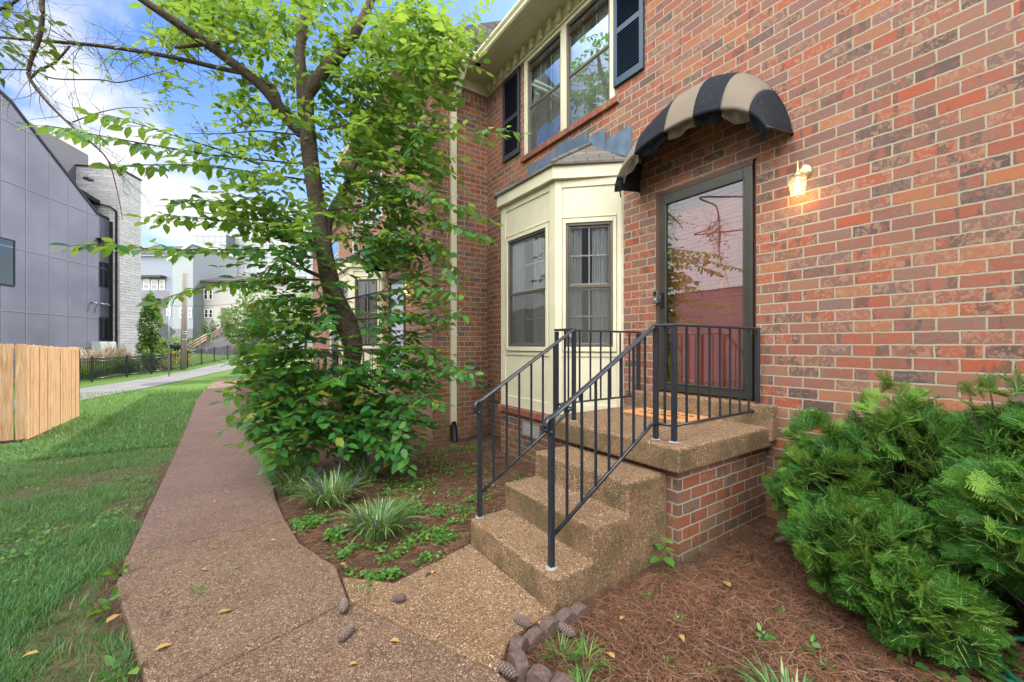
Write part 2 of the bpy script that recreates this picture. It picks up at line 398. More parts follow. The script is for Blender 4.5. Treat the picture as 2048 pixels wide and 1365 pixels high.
def wood_mat(name, a, b, rough=.75):
    m = NT(name); oi = m.n('NewGeometry').outputs['Random Per Island']
    v = m.n('VectorMath', operation='ADD'); cmb = m.n('CombineXYZ'); m.l(m.math('MULTIPLY', oi, 40.0), cmb.inputs[0]); m.l(m.math('MULTIPLY', oi, 17.0), cmb.inputs[2])
    m.l(m.pos(), v.inputs[0]); m.l(cmb.outputs[0], v.inputs[1])
    g = m.noise(9, m.scalev(v.outputs[0], (4, 4, .22)), detail=5, rough=.6, dist=1.2)
    c = m.mix(m.ramp(g, [(.3, (0,0,0)), (.7, (1,1,1))]), a, b)
    kn = m.n('TexVoronoi'); kn.inputs['Scale'].default_value = 3.2; m.l(m.scalev(v.outputs[0], (1.4,1.4,1)), kn.inputs['Vector'])
    c = m.mix(m.ramp(kn.outputs[0], [(.03, (1,1,1)), (.07, (0,0,0))]), c, (.12,.05,.02))
    c = m.mix(m.math('MULTIPLY', oi, .35), c, (.72,.58,.42), 'MULTIPLY')
    sz = m.n('SeparateXYZ'); m.l(m.pos(), sz.inputs[0])
    return m.fin(m.bsdf(c, rough, normal=m.bump(g, .3, .004), spec=.25))
M['fence'] = wood_mat('cedar_board', (.45,.24,.11), (.74,.55,.35))
M['pole'] = wood_mat('pole_wood', (.22,.19,.165), (.33,.29,.26))
M['railwood'] = wood_mat('deck_wood', (.30,.20,.16), (.38,.27,.22))
def leaf_mat(name, stops, trans=.35, rough=.45, tcol=None, spec=.4, attr=None):
    m = NT(name); ri = m.n('NewGeometry').outputs['Random Per Island']
    if attr:
        at_ = m.n('Attribute'); at_.attribute_name = attr; ri = at_.outputs['Fac']
    c = m.ramp(ri, stops)
    c = m.mix(.5, c, m.ramp(m.noise(1.6, detail=2), [(.35, (.62,.66,.6)), (.65, (1.0,1.0,1.0))]), 'MULTIPLY')
    b = m.bsdf(c, rough, spec=spec)
    t = m.n('BsdfTranslucent'); tc = m.mix(.65, c, tcol or (.42,.60,.06)); m.l(tc, t.inputs[0])
    x = m.n('MixShader'); x.inputs[0].default_value = trans; m.l(b, x.inputs[1]); m.l(t.outputs[0], x.inputs[2])
    return m.fin(x.outputs[0])
M['leaf'] = leaf_mat('tree_leaf', [(0,(.022,.11,.034)),(.35,(.035,.165,.040)),(.7,(.055,.22,.036)),(.96,(.10,.28,.034)),(1,(.32,.28,.04))], .42)
M['leaf_o'] = leaf_mat('overhang_leaf', [(0,(.025,.08,.018)),(.6,(.05,.13,.025)),(1,(.10,.18,.03))], .35)
M['yew'] = leaf_mat('yew_needle', [(0,(.014,.052,.014)),(.4,(.032,.125,.024)),(.72,(.066,.21,.030)),(.9,(.13,.30,.038)),(.992,(.20,.36,.06)),(1,(.28,.14,.06))], .28, .6, attr='tint', spec=.15, tcol=(.30,.48,.05))
M['shrub'] = leaf_mat('shrub_leaf', [(0,(.02,.07,.02)),(.6,(.04,.13,.03)),(1,(.09,.2,.03))], .25)
M['farleaf'] = leaf_mat('far_leaf', [(0,(.05,.12,.03)),(.6,(.09,.19,.05)),(1,(.18,.26,.09))], .35)
M['grass'] = leaf_mat('lawn_blade', [(0,(.030,.12,.042)),(.5,(.055,.185,.058)),(.80,(.09,.25,.060)),(.96,(.17,.26,.06)),(1,(.32,.28,.13))], .25, .5)
M['liriope'] = leaf_mat('liriope_blade', [(0,(.04,.12,.035)),(.5,(.08,.19,.055)),(.72,(.16,.25,.09)),(.85,(.32,.37,.18)),(1,(.42,.44,.25))], .22, .4)
M['weed'] = leaf_mat('weed_leaf', [(0,(.04,.13,.03)),(.6,(.08,.22,.04)),(1,(.16,.32,.05))], .3)
M['purple'] = leaf_mat('purple_flower', [(0,(.10,.07,.18)),(1,(.22,.16,.36))], .2, tcol=(.2,.15,.4))
M['orangefl'] = leaf_mat('orange_flower', [(0,(.10,.22,.04)),(.35,(.12,.26,.05)),(.4,(.65,.30,.05)),(.75,(.75,.55,.08)),(1,(.55,.10,.05))], .2, tcol=(.7,.5,.1))
M['straw'] = leaf_mat('pine_straw', [(0,(.06,.036,.026)),(.4,(.15,.072,.044)),(.75,(.26,.125,.07)),(.92,(.37,.19,.11)),(1,(.34,.27,.20))], .1, .7, tcol=(.4,.2,.1), spec=.25)
M['plume'] = leaf_mat('grass_plume', [(0,(.45,.34,.24)),(1,(.62,.50,.38))], .3, tcol=(.6,.5,.35))
M['dryleaf'] = leaf_mat('dry_leaf', [(0,(.35,.16,.06)),(.5,(.50,.28,.10)),(1,(.55,.42,.16))], .2, tcol=(.5,.3,.1))
M['redplant'] = leaf_mat('dried_red_leaf', [(0,(.20,.05,.03)),(1,(.36,.10,.05))], .2, tcol=(.4,.1,.05))
def bark_mat():
    m = NT('tree_bark')
    n = m.noise(22, m.scalev(m.pos(), (1, 1, 2.2)), detail=5, rough=.7, dist=.6); n2 = m.noise(5, detail=3)
    c = m.ramp(n, [(.25, (.028,.020,.015)), (.5, (.085,.062,.045)), (.75, (.17,.135,.10))])
    c = m.mix(m.ramp(n2, [(.4, (0,0,0)), (.7, (.5,.5,.5))]), c, (.13,.11,.085))
    return m.fin(m.bsdf(c, .85, normal=m.bump(n, 1.0, .02), spec=.25))
M['bark'] = bark_mat()
M['twig'] = simple('twig_bark', (.085,.062,.05), .8, var=.3, nscale=30)
def soil_mat(name, a, b, c3):
    m = NT(name)
    n = m.noise(9, detail=8, rough=.7); n2 = m.noise(70, detail=4, rough=.7)
    c = m.ramp(n, [(.3, a), (.55, b), (.75, c3)])
    c = m.mix(.7, c, m.ramp(n2, [(.3, (.3,.3,.3)), (.7, (1.1,1.05,1))]), 'MULTIPLY')
    return m.fin(m.bsdf(c, .95, normal=m.bump(m.math('ADD', n, n2), 1.0, .02), spec=.15))
M['mulch'] = soil_mat('mulch_soil', (.06,.038,.027), (.14,.082,.055), (.25,.155,.105))
M['lawnsoil'] = soil_mat('lawn_soil', (.07,.085,.035), (.13,.125,.06), (.32,.22,.135))
M['farlawn'] = soil_mat('far_lawn', (.09,.19,.035), (.12,.22,.05), (.22,.24,.10))
M['cone'] = simple('cone_scale', (.13,.085,.07), .7, var=.5, nscale=90)
M['conetip'] = simple('cone_tip', (.19,.14,.125), .7, var=.3, nscale=90)
def canvas_mat(name, c):
    m = NT(name); n = m.noise(5, detail=6, rough=.7); w = m.noise(400, detail=1)
    col = m.mix(m.ramp(n, [(.5, (0,0,0)), (.75, (.5,.5,.5))]), c, tuple(k*.7+.02 for k in c))
    sp = m.ramp(m.noise(90, detail=1), [(.68, (0,0,0)), (.72, (.5,.5,.5))])
    col = m.mix(m.math('MULTIPLY', sp, .4), col, (.3,.3,.28))
    return m.fin(m.bsdf(col, .9, normal=m.bump(m.math('ADD', w, m.math('MULTIPLY', n, 3.0)), .6, .009), spec=.12))
M['can_dark'] = canvas_mat('dark_canvas', (.020,.023,.031)); M['can_tan'] = canvas_mat('tan_canvas', (.21,.178,.14))
def panel_mat():
    m = NT('grey_panel'); n = m.noise(.35, detail=3); n2 = m.noise(3, m.scalev(m.pos(), (1,1,.3)), detail=5)
    c = m.mix(m.ramp(n, [(.35, (0,0,0)), (.7, (1,1,1))]), (.13,.125,.17), (.20,.19,.245))
    c = m.mix(m.math('MULTIPLY', n2, .25), c, (.18,.175,.22))
    return m.fin(m.bsdf(c, .5, spec=.4))
M['panel'] = panel_mat()
M['joint'] = simple('panel_joint', (.23,.225,.26), .5, var=.1)
def stone_mat():
    m = NT('stacked_stone'); uv = m.n('UVMap').outputs[0]
    b = m.n('TexBrick'); b.offset = .37; b.squash = 1.4; b.squash_frequency = 3; m.l(uv, b.inputs['Vector'])
    for k, v in (('Scale', 1.0), ('Mortar Size', .008), ('Brick Width', .8), ('Row Height', .19), ('Mortar Smooth', .2), ('Bias', .1)): b.inputs[k].default_value = v
    b.inputs['Color1'].default_value = (.40,.39,.41,1); b.inputs['Color2'].default_value = (.50,.49,.50,1); b.inputs['Mortar'].default_value = (.27,.265,.28,1)
    n = m.noise(5, detail=6, rough=.7)
    c = m.mix(.6, b.outputs[0], m.ramp(n, [(.3, (.6,.6,.62)), (.7, (1.05,1.03,1.0))]), 'MULTIPLY')
    return m.fin(m.bsdf(c, .9, normal=m.bump(m.math('ADD', m.math('MULTIPLY', b.outputs[1], -.6), n), 1.0, .08)))
M['stone'] = stone_mat()
def siding_mat(name, c, pitch=.15):
    m = NT(name); sx = m.n('SeparateXYZ'); m.l(m.pos(), sx.inputs[0])
    f = m.math('FRACT', m.math('ADD', m.math('DIVIDE', sx.outputs[2], pitch), 50.0))
    col = m.mix(m.ramp(f, [(.0, (1,1,1)), (.06, (1,1,1)), (.1, (0,0,0))]), c, tuple(k*.45 for k in c))
    col = m.mix(m.math('MULTIPLY', m.noise(2, detail=4), .2), col, tuple(k*.7 for k in c))
    return m.fin(m.bsdf(col, .6, normal=m.bump(f, .5, .02)))
M['sid_dark'] = siding_mat('dark_siding', (.15,.14,.16), .28)
M['sid_grey'] = siding_mat('grey_siding', (.19,.22,.28), .18)
M['sid_lt'] = siding_mat('light_siding', (.26,.29,.31), .2)
M['sid_white'] = siding_mat('white_siding', (.80,.80,.80), .2)
M['whitebrick'] = simple('painted_brick', (.34,.33,.315), .8, var=.06, nscale=3, bump=.4, bscale=20)
M['greybrick'] = simple('grey_plinth', (.17,.16,.19), .8, var=.15, nscale=6)
M['wstair'] = siding_mat('stair_tread', (.16,.15,.165), .17)
M['tile'] = None
def tile_mat():
    m = NT('tile_cladding'); uv = m.n('UVMap').outputs[0]
    b = m.n('TexBrick'); b.offset = 0; m.l(uv, b.inputs['Vector'])
    for k, v in (('Scale', 1.0), ('Mortar Size', .06), ('Brick Width', 1.3), ('Row Height', 1.3)): b.inputs[k].default_value = v
    b.inputs['Color1'].default_value = (.20,.23,.26,1); b.inputs['Color2'].default_value = (.26,.25,.26,1); b.inputs['Mortar'].default_value = (.1,.12,.16,1)
    return m.fin(m.bsdf(b.outputs[0], .5))
M['tile'] = tile_mat()
M['paver'] = simple('pinkish_paver', (.12,.078,.068), .95, var=.5, nscale=70, bump=.8, bscale=90)
M['darkroom'] = simple('room_wall', (.05,.045,.04), .9)
CLX, CLY, CL0, CLB, EXPO, FILL_BANK, SUNE = 2.3, .7, .475, 5.0, 1.2, 34, 2.8
# ============================================================ TOWNHOUSE
WX = 3.69
def wall_face(mb, axis, c, a0, a1, z0, z1, holes, depth, sign, m=0):
    """vertical wall in plane axis=c with rectangular holes; front faces sign*axis; reveals go back by depth"""
    As = sorted({a0, a1, *[h[0] for h in holes], *[h[1] for h in holes]}); Zs = sorted({z0, z1, *[h[2] for h in holes], *[h[3] for h in holes]})
    def pt(a, z, d=0):
        return (c-sign*d, a, z) if axis == 'x' else (a, c-sign*d, z)
    def quad(ps, want):
        P = [Vector(p) for p in ps]; nn = (P[1]-P[0]).cross(P[2]-P[0])
        if nn.dot(Vector(want)) < 0: ps = ps[::-1]
        mb.add(ps, [(0,1,2,3)], m)
    fw = (sign, 0, 0) if axis == 'x' else (0, sign, 0)
    ia = [i for i in As if a0 <= i <= a1]; iz = [i for i in Zs if z0 <= i <= z1]
    for i in range(len(ia)-1):
        for j in range(len(iz)-1):
            ca, cz = (ia[i]+ia[i+1])/2, (iz[j]+iz[j+1])/2
            if any(h[0] < ca < h[1] and h[2] < cz < h[3] for h in holes): continue
            quad([pt(ia[i], iz[j]), pt(ia[i+1], iz[j]), pt(ia[i+1], iz[j+1]), pt(ia[i], iz[j+1])], fw)
    for h in holes:
        av = lambda s: (0, s, 0) if axis == 'x' else (s, 0, 0)
        quad([pt(h[0],h[2]), pt(h[0],h[3]), pt(h[0],h[3],depth), pt(h[0],h[2],depth)], av(1))
        quad([pt(h[1],h[2]), pt(h[1],h[3]), pt(h[1],h[3],depth), pt(h[1],h[2],depth)], av(-1))
        quad([pt(h[0],h[3]), pt(h[1],h[3]), pt(h[1],h[3],depth), pt(h[0],h[3],depth)], (0,0,-1))
        quad([pt(h[0],h[2]), pt(h[1],h[2]), pt(h[1],h[2],depth), pt(h[0],h[2],depth)], (0,0,1))
def window_unit(parent, o, u, n, w, z0, z1, glass, cols=3, rows_up=2, rows_lo=2, frame=.035, screen=True, split=.5, curtain=True, framemat='bronze', depth=.05, cseed=0):
    """double-hung window; o = lower corner on plane, u along, n outward. Frame > sashes, panes, muntins, screen"""
    o, u, n = Vector(o), Vector(u), Vector(n)
    H = z1-z0; zb = 0
    f = MB(); fr = frame
    f.obox(o, u, n, 0, fr, -depth, .012, 0, H); f.obox(o, u, n, w-fr, w, -depth, .012, 0, H)
    f.obox(o, u, n, fr, w-fr, -depth, .012, 0, fr); f.obox(o, u, n, fr, w-fr, -depth, .012, H-fr, H)
    zm = H*split
    f.obox(o, u, n, fr, w-fr, -.022, .004, zm-.018, zm+.018)
    f.obox(o, u, n, fr+.001, fr+.02, -.034, -.004, zm+.018, H-fr); f.obox(o, u, n, w-fr-.02, w-fr-.001, -.034, -.004, zm+.018, H-fr)
    fo = f.build('window_frame', M[framemat], parent, bevel=.003, seg=1)
    mu = MB(); mb_ = -.030; mf = -.018
    for z_a, z_b, rows in ((fr, zm-.018, rows_lo), (zm+.018, H-fr, rows_up)):
        for i in range(1, cols):
            a = fr+(w-2*fr)*i/cols; mu.obox(o, u, n, a-.007, a+.007, mb_-.012, mf-.012, z_a, z_b)
        for j in range(1, rows):
            z = z_a+(z_b-z_a)*j/rows; mu.obox(o, u, n, fr, w-fr, mb_-.010, mf-.013, z-.007, z+.007)
        mu.obox(o, u, n, fr, w-fr, mb_-.014, mf-.011, z_a, z_a+.018); mu.obox(o, u, n, fr, w-fr, mb_-.014, mf-.011, z_b-.018, z_b)
    mo = mu.build('muntin_grid', M['muntin'], parent)
    g = MB(); Z = Vector((0,0,1))
    def pane(mbx, b, za, zb2):
        vs = [o+u*fr+n*b+Z*za, o+u*(w-fr)+n*b+Z*za, o+u*(w-fr)+n*b+Z*zb2, o+u*fr+n*b+Z*zb2]
        if (vs[1]-vs[0]).cross(vs[2]-vs[0]).dot(n) < 0: vs = vs[::-1]
        mbx.add(vs, [(0,1,2,3)])
    pane(g, -.014, zm, H-fr); pane(g, -.012, fr, zm)
    g.build('pane', M[glass], parent)
    if screen:
        s_ = MB(); pane(s_, -.003, fr, zm-.018); s_.build('insect_screen', M['screen'], fo)
    if curtain:
        c = MB(); k = 60
        rs = random.Random(cseed)
        for (a0, a1) in ((fr-.02, w*.44), (w*.66, w-fr+.02)):
            pts = []
            for i in range(k+1):
                a = a0+(a1-a0)*i/k; pts.append((a, -.085+.018*math.sin(i*.85+rs.random()*.4)+.01*math.sin(i*.31)))
            vs = [o+u*a+n*b+Z*.02 for a, b in pts]+[o+u*a+n*b+Z*(H-.02) for a, b in pts]
            c.add(vs, [(i, i+1, k+2+i, k+1+i) for i in range(k)], smooth=True)
        c.build('curtain', M['curtain'], parent)
    return fo

def bay(house, X, y0, y1, zc=.61, zt=3.39, d=.548, basez=-.3, full=True, sticker=True):
    s2 = .70711
    P = [Vector((X, y0, 0)), Vector((X-d, y0+d, 0)), Vector((X-d, y1-d, 0)), Vector((X, y1, 0))]
    zbody = zt
    mb = MB(); T = .05
    segs = []
    for i in range(3):
        a, b = P[i], P[i+1]; u = (b-a).normalized(); n = Vector((u.y, -u.x, 0))
        if n.x > 0: n = -n
        w = (b-a).length
        segs.append((a, u, n, w))
    # window openings per side: (margin, z bottom, z top)
    zw0, zw1 = 1.42, 2.88
    for i, (a, u, n, w) in enumerate(segs):
        mg = .115 if i != 1 else .16
        # backing skins (board faces) around the window
        mb.obox(a, u, n, 0, w, -T, 0, zc, zw0); mb.obox(a, u, n, 0, w, -T, 0, zw1, zbody)
        mb.obox(a, u, n, 0, mg, -T, 0, zw0, zw1); mb.obox(a, u, n, w-mg, w, -T, 0, zw0, zw1)
    panel = mb.build('bay_panel', M['cream'], house)
    tr = MB()
    for i, (a, u, n, w) in enumerate(segs):
        mg = .115 if i != 1 else .16
        c0, c1 = (.02, .075) if i != 1 else (.0, .10)
        # corner boards
        tr.obox(a, u, n, -.012 if i else .02, c1, 0, .018, zc, zbody); tr.obox(a, u, n, w-c1, w+.012 if i < 2 else w-.02, 0, .018, zc, zbody)
        # casing round the window
        tr.obox(a, u, n, mg-.035, mg+.004, 0, .03, zw0-.05, zw1+.045); tr.obox(a, u, n, w-mg-.004, w-mg+.035, 0, .03, zw0-.05, zw1+.045)
        tr.obox(a, u, n, mg+.004, w-mg-.004, 0, .028, zw1-.004, zw1+.043)
        tr.obox(a, u, n, mg+.004, w-mg-.004, 0, .034, zw0-.05, zw0+.004)
        # panel rails
        tr.obox(a, u, n, c1, w-c1, 0, .014, zw1+.06, zw1+.085); tr.obox(a, u, n, c1, w-c1, 0, .014, zbody-.09, zbody)
        tr.obox(a, u, n, c1, w-c1, 0, .014, zc, zc+.14); tr.obox(a, u, n, c1, w-c1, 0, .014, zw0-.11, zw0-.062)
    tr.build('trim_board', M['cream'], panel, bevel=.003, seg=1)
    for i, (a, u, n, w) in enumerate(segs):
        mg = .115 if i != 1 else .16
        window_unit(house, a+u*mg+Vector((0,0,zw0)), u, n, w-2*mg, zw0, zw1, 'glass_bay', cols=2 if i != 1 else 3, rows_up=2, rows_lo=2, frame=.035, cseed=i, split=.49)
    # fascia
    fa = MB(); ov = .075
    Q = [Vector((X, y0-ov*.41, 0)), Vector((X-d-ov, y0+d-ov*.41, 0)), Vector((X-d-ov, y1-d+ov*.41, 0)), Vector((X, y1+ov*.41, 0))]
    Qi = [Vector((X, y0+.06, 0)), Vector((X-d+.03, y0+d+.02, 0)), Vector((X-d+.03, y1-d-.02, 0)), Vector((X, y1-.06, 0))]
    for i in range(3):
        ps = [Q[i], Q[i+1], Qi[i+1], Qi[i]]
        fa.prism([p+Vector((0,0,zt)) for p in ps], (0,0,.17))
    fa.build('fascia_board', M['cream'], house, bevel=.004, seg=1)
    # roof (hip) with shingles
    zr = zt+.175; ze = .03
    E = [Vector((X, y0-.06, zr)), Vector((X-d-ov-ze, y0+d-.06, zr)), Vector((X-d-ov-ze, y1-d+.06, zr)), Vector((X, y1+.06, zr))]
    yc0, yc1 = y0+d*.95, y1-d*.95; zt2 = zr+.40
    T0, T1 = Vector((X, yc0, zt2)), Vector((X, yc1, zt2))
    ro = MB()
    def slope(ps):
        a, b = ps[0], ps[1]; u = (b-a).normalized(); nn = (b-a).cross(ps[-1]-a).normalized()
        if nn.z < 0: nn = -nn
        vv = nn.cross(u)
        if vv.z < 0: vv = -vv
        uv = [((p-a).dot(u), (p-a).dot(vv)) for p in ps]
        q = list(ps)
        if (q[1]-q[0]).cross(q[2]-q[0]).z < 0: q = q[::-1]; uv = uv[::-1]
        ro.add(q, [tuple(range(len(q)))], uv=[uv])
    slope([E[0], E[1], T0]); slope([E[1], E[2], T1, T0]); slope([E[2], E[3], T1])
    for a, b in ((E[0], E[1]), (E[1], E[2]), (E[2], E[3])):
        ro.add([a, b, b-Vector((0,0,.025)), a-Vector((0,0,.025))], [(0,1,2,3), (3,2,1,0)][:1])
    for a, b in ((E[1], T0), (E[2], T1)):   # hip caps
        ro.tube([a+(b-a)*t+Vector((0,0,.006)) for t in (0,.25,.5,.75,1)], .028, n=6)
    ro.build('bay_roof', M['shingle'], house)
    # brick plinth, rowlock cap
    pl = MB(); o2 = .02
    B = [Vector((X, y0-o2, 0)), Vector((X-d-o2, y0+d-o2*.41, 0)), Vector((X-d-o2, y1-d+o2*.41, 0)), Vector((X, y1+o2, 0))]
    for i in range(3):
        a, b = B[i], B[i+1]
        vs = [Vector((a.x,a.y,basez)), Vector((b.x,b.y,basez)), Vector((b.x,b.y,zc-.09)), Vector((a.x,a.y,zc-.09))]
        L0 = sum((B[k+1]-B[k]).length for k in range(i)); L1 = L0+(b-a).length
        if (vs[1]-vs[0]).cross(vs[2]-vs[0]).x > 0: 
            pl.add(vs[::-1], [(0,1,2,3)], uv=[[(L0, zc-.09), (L1, zc-.09), (L1, basez), (L0, basez)]])
        else: pl.add(vs, [(0,1,2,3)], uv=[[(L0, basez), (L1, basez), (L1, zc-.09), (L0, zc-.09)]])
    plo = pl.build('brick_plinth', M['brick_base'], house)
    cp = MB()
    for i in range(3):
        a, b = B[i], B[i+1]; u = (b-a).normalized(); n = segs[i][2]; w = (b-a).length
        k = int(w/.075)
        for j in range(k):
            jit = random.uniform(-.003, .003)
            cp.obox(a, u, n, w*j/k+.004, w*(j+1)/k-.004, -.05, .045+jit, zc-.088, zc-.006+jit*.5)
        cp.obox(a, u, n, 0, w, -.05, .036, zc-.086, zc-.008, 1)
    cp.build('rowlock_cap', [M['rowcap'], M['mortarfoot']], house, bevel=.006, seg=2)
    return segs
M['rowcap'] = None
def rowcap():
    m = NT('rowlock_brick'); ri = m.n('NewGeometry').outputs['Random Per Island']
    c = m.ramp(ri, [(0,(.20,.08,.05)),(.3,(.28,.09,.055)),(.6,(.23,.10,.07)),(.85,(.30,.14,.08)),(1,(.16,.09,.07))])
    n = m.noise(45, detail=5, rough=.7); c = m.mix(.5, c, m.ramp(n, [(.3,(.5,.48,.46)),(.7,(1.05,1,1))]), 'MULTIPLY')
    return m.fin(m.bsdf(c, .85, normal=m.bump(n, .5, .004), spec=.25))
M['rowcap'] = rowcap()

house = thing('townhouse', 'red brick townhouse with navy shutters, cream bay window and bronze storm door', 'house', (WX, 2.2, 0))
HOLES = [(1.70, 2.70, .96, 3.05), (3.26, 5.06, 4.345, 5.60), (3.22, 5.32, .5, 3.45)]
w = MB()
wall_face(w, 'x', WX, -7.0, 6.18, -.5, 5.60, HOLES, .20, -1)
# wall above 5.60 handled as the soldier band (still with the window hole)
wall = w.build('brick_wall', M['brick'], house)
sb = MB(); wall_face(sb, 'x', WX, -7.0, 3.26, 5.60, 5.80, [], .2, -1); wall_face(sb, 'x', WX, 5.06, 6.18, 5.60, 5.80, [], .2, -1)
sb.build('soldier_course', M['soldier'], wall)
# house shell behind the facade, roof
sh = MB(); sh.box(WX+.21, 12.5, -7, -6.8, -.5, 5.9); sh.box(12.3, 12.5, -6.8, 6.18, -.5, 5.9)
sh.box(WX+.21, 12.3, -6.8, 6.18, 3.35, 3.5); sh.box(WX+.21, 12.3, -6.8, 6.18, -.2, .90)
sh.box(WX+.22, 12.3, 2.95, 3.05, .9, 5.9); sh.box(WX+.9+1.6, WX+2.6, -6.8, 6.18, .9, 5.9)
sh.build('inner_wall', M['darkroom'], house)
def gable_roof(parent, x0, x1, y0, y1, ze, zr, mat='shingle', name='roof'):
    xr = (x0+x1)/2; r = MB(); t = .08
    for s_, xa in ((1, x0), (-1, x1)):
        L = math.hypot(xr-xa, zr-ze)
        q = [Vector((xa,y0,ze)), Vector((xa,y1,ze)), Vector((xr,y1,zr)), Vector((xr,y0,zr))]; uv = [(y0,0),(y1,0),(y1,L),(y0,L)]
        if (q[1]-q[0]).cross(q[2]-q[0]).z < 0: q = q[::-1]; uv = uv[::-1]
        r.add(q, [(0,1,2,3)], uv=[uv]); r.add([p-Vector((0,0,t)) for p in q][::-1], [(0,1,2,3)])
        r.add([Vector((xa,y0,ze-t)), Vector((xa,y1,ze-t)), Vector((xa,y1,ze)), Vector((xa,y0,ze))], [(0,1,2,3)])
    for yy in (y0, y1):
        r.add([Vector((x0,yy,ze)), Vector((x1,yy,ze)), Vector((xr,yy,zr))], [(0,1,2)])
    return r.build(name, M[mat], parent)
gable_roof(house, WX-.48, 13.0, -7.3, 6.3, 6.06, 9.2)
# eaves: frieze, dentils, soffit, crown, gutter
def cornice(parent, axis, c, a0, a1, sign, z=5.80, over=.40, miter=0):
    def bx(mb, d0, d1, p, q, za, zb):
        lo, hi = c+sign*d0, c+sign*d1
        if axis == 'x': mb.box(lo, hi, p, q, za, zb)
        else: mb.box(p, q, lo, hi, za, zb)
    f = MB(); bx(f, 0, .03, a0, a1, z, z+.20); bx(f, .03, .045, a0, a1, z, z+.022)
    fr = f.build('frieze_board', M['cream_y'], parent)
    n = int((a1-a0)/.205)
    for k in range(n):
        p = a1-.10-k*.2055; d = MB(); bx(d, .03, .085, p-.078, p, z+.035, z+.195)
        if axis == 'x' and not (2.2 < p < 6.2): continue
        d.build('dentil', M['cream_y'], fr, bevel=.004, seg=1)
    s_ = MB(); bx(s_, .0, over, a0, a1, z+.20, z+.215); s_.build('soffit', M['cream'], parent)
    g = MB(); prof = [(over, 0.0), (over+.085, .0), (over+.105, .02), (over+.105, .05), (over+.135, .085), (over+.135, .115), (over+.12, .115), (over+.12, .09), (over+.09, .055), (over+.012, .02), (over+.012, .115), (over, .115)]
    zz = z+.175
    e0, e1 = a0, a1
    if axis == 'x': pts = [(c+sign*d, e0, zz+h) for d, h in prof]; vec = (0, e1-e0, 0)
    else: pts = [(e0, c+sign*d, zz+h) for d, h in prof]; vec = (e1-e0, 0, 0)
    g.prism(pts, vec); g.build('gutter', M['cream_y'], parent)
    cr = MB(); bx(cr, over-.05, over, a0, a1, z+.165, z+.20); bx(cr, .03, .06, a0, a1, z+.185, z+.20); cr.build('crown_moulding', M['cream'], parent)
cornice(house, 'x', WX, -7.0, 6.18, -1)
# upper twin window
uf = MB(); y0, y1, z0, z1 = 3.26, 5.06, 4.345, 5.80
uf.box(WX-.02, WX+.10, y0, y0+.075, z0, z1); uf.box(WX-.02, WX+.10, y1-.075, y1, z0, z1)
uf.box(WX-.02, WX+.10, 4.105, 4.215, z0, z1); uf.box(WX-.018, WX+.10, y0+.075, y1-.075, z1-.05, z1)
uf.build('window_casing', M['cream'], house, bevel=.005, seg=1)
for (a, b, sd) in ((3.337, 4.103, 5), (4.217, 4.983, 6)):
    window_unit(house, (WX+.012, b, z0), (0,-1,0), (-1,0,0), b-a, z0, z1-.052, 'glass_up', cols=3, rows_up=2, rows_lo=2, cseed=sd, split=.5, frame=.03)
sl = MB(); k = 24
for j in range(k):
    a = 3.20+(5.12-3.20)*j/k; bb = 3.20+(5.12-3.20)*(j+1)/k; jt = random.uniform(-.002, .002)
    sl.box(WX-.045+jt, WX+.1, a+.004, bb-.004, 4.262, 4.343)
sl.box(WX-.036, WX+.1, 3.2, 5.12, 4.264, 4.341, 1)
sl.build('brick_sill', [M['rowcap'], M['mortarfoot']], house, bevel=.005)
def shutter(parent, ya, yb, za, zb, mat):
    s_ = MB(); x0, x1 = WX-.038, WX-.004; st = .052; zm = za+(zb-za)*.47
    s_.box(x0, x1, ya, ya+st, za, zb); s_.box(x0, x1, yb-st, yb, za, zb)
    for p, q in ((za, za+.085), (zm-.035, zm+.035), (zb-.07, zb)): s_.box(x0+.001, x1, ya+st, yb-st, p, q)
    so = s_.build('shutter', M[mat], parent, bevel=.003, seg=1)
    l_ = MB()
    for p, q in ((za+.085, zm-.035), (zm+.035, zb-.07)):
        n = int((q-p)/.031)
        for j in range(n):
            z = p+(q-p)*(j+.5)/n
            l_.prism([(x0+.004, ya+st, z-.013), (x0+.009, ya+st, z-.016), (x1-.004, ya+st, z+.012), (x1-.009, ya+st, z+.015)], (0, yb-ya-2*st, 0))
    l_.box(x1-.003, x1-.001, ya+st, yb-st, za+.05, zb-.05, 1)
    l_.build('louvre', [M[mat], M['black']], so)
    return so
tag(shutter(house, 2.845, 3.262, 4.455, 5.79, 'shutter_glare'), 'navy louvred shutter with bluish glare in its colour at the right of the upper window')
tag(shutter(house, 5.175, 5.645, 4.455, 5.79, 'shutter'), 'dark navy louvred shutter at the left of the upper window')
# door: brown jamb, storm door, inner door
j = MB(); dx = WX
for a, b in ((1.70, 1.725), (2.655, 2.70)): j.box(dx-.008 if a > 2 else dx+.02, dx+.16, a, b, .96, 3.05)
j.box(dx-.004, dx+.16, 1.725, 2.655, 3.005, 3.05); j.box(dx+.02, dx+.2, 1.725, 2.655, .952, .975)
j.build('door_jamb', M['jamb'], house, bevel=.003, seg=1)
sd = MB(); a0, a1, zb0, zt0 = 1.727, 2.653, .977, 3.003; xs0, xs1 = dx-.012, dx+.026
st = .078
sd.box(xs0, xs1, a0, a0+st, zb0, zt0); sd.box(xs0, xs1, a1-st, a1, zb0, zt0)
sd.box(xs0+.001, xs1, a0+st, a1-st, zt0-.105, zt0); sd.box(xs0+.001, xs1, a0+st, a1-st, zb0, zb0+.085)
sd.box(xs0-.006, xs0, a0+st-.014, a0+st, zb0+.07, zt0-.09); sd.box(xs0-.006, xs0, a1-st, a1-st+.014, zb0+.07, zt0-.09)
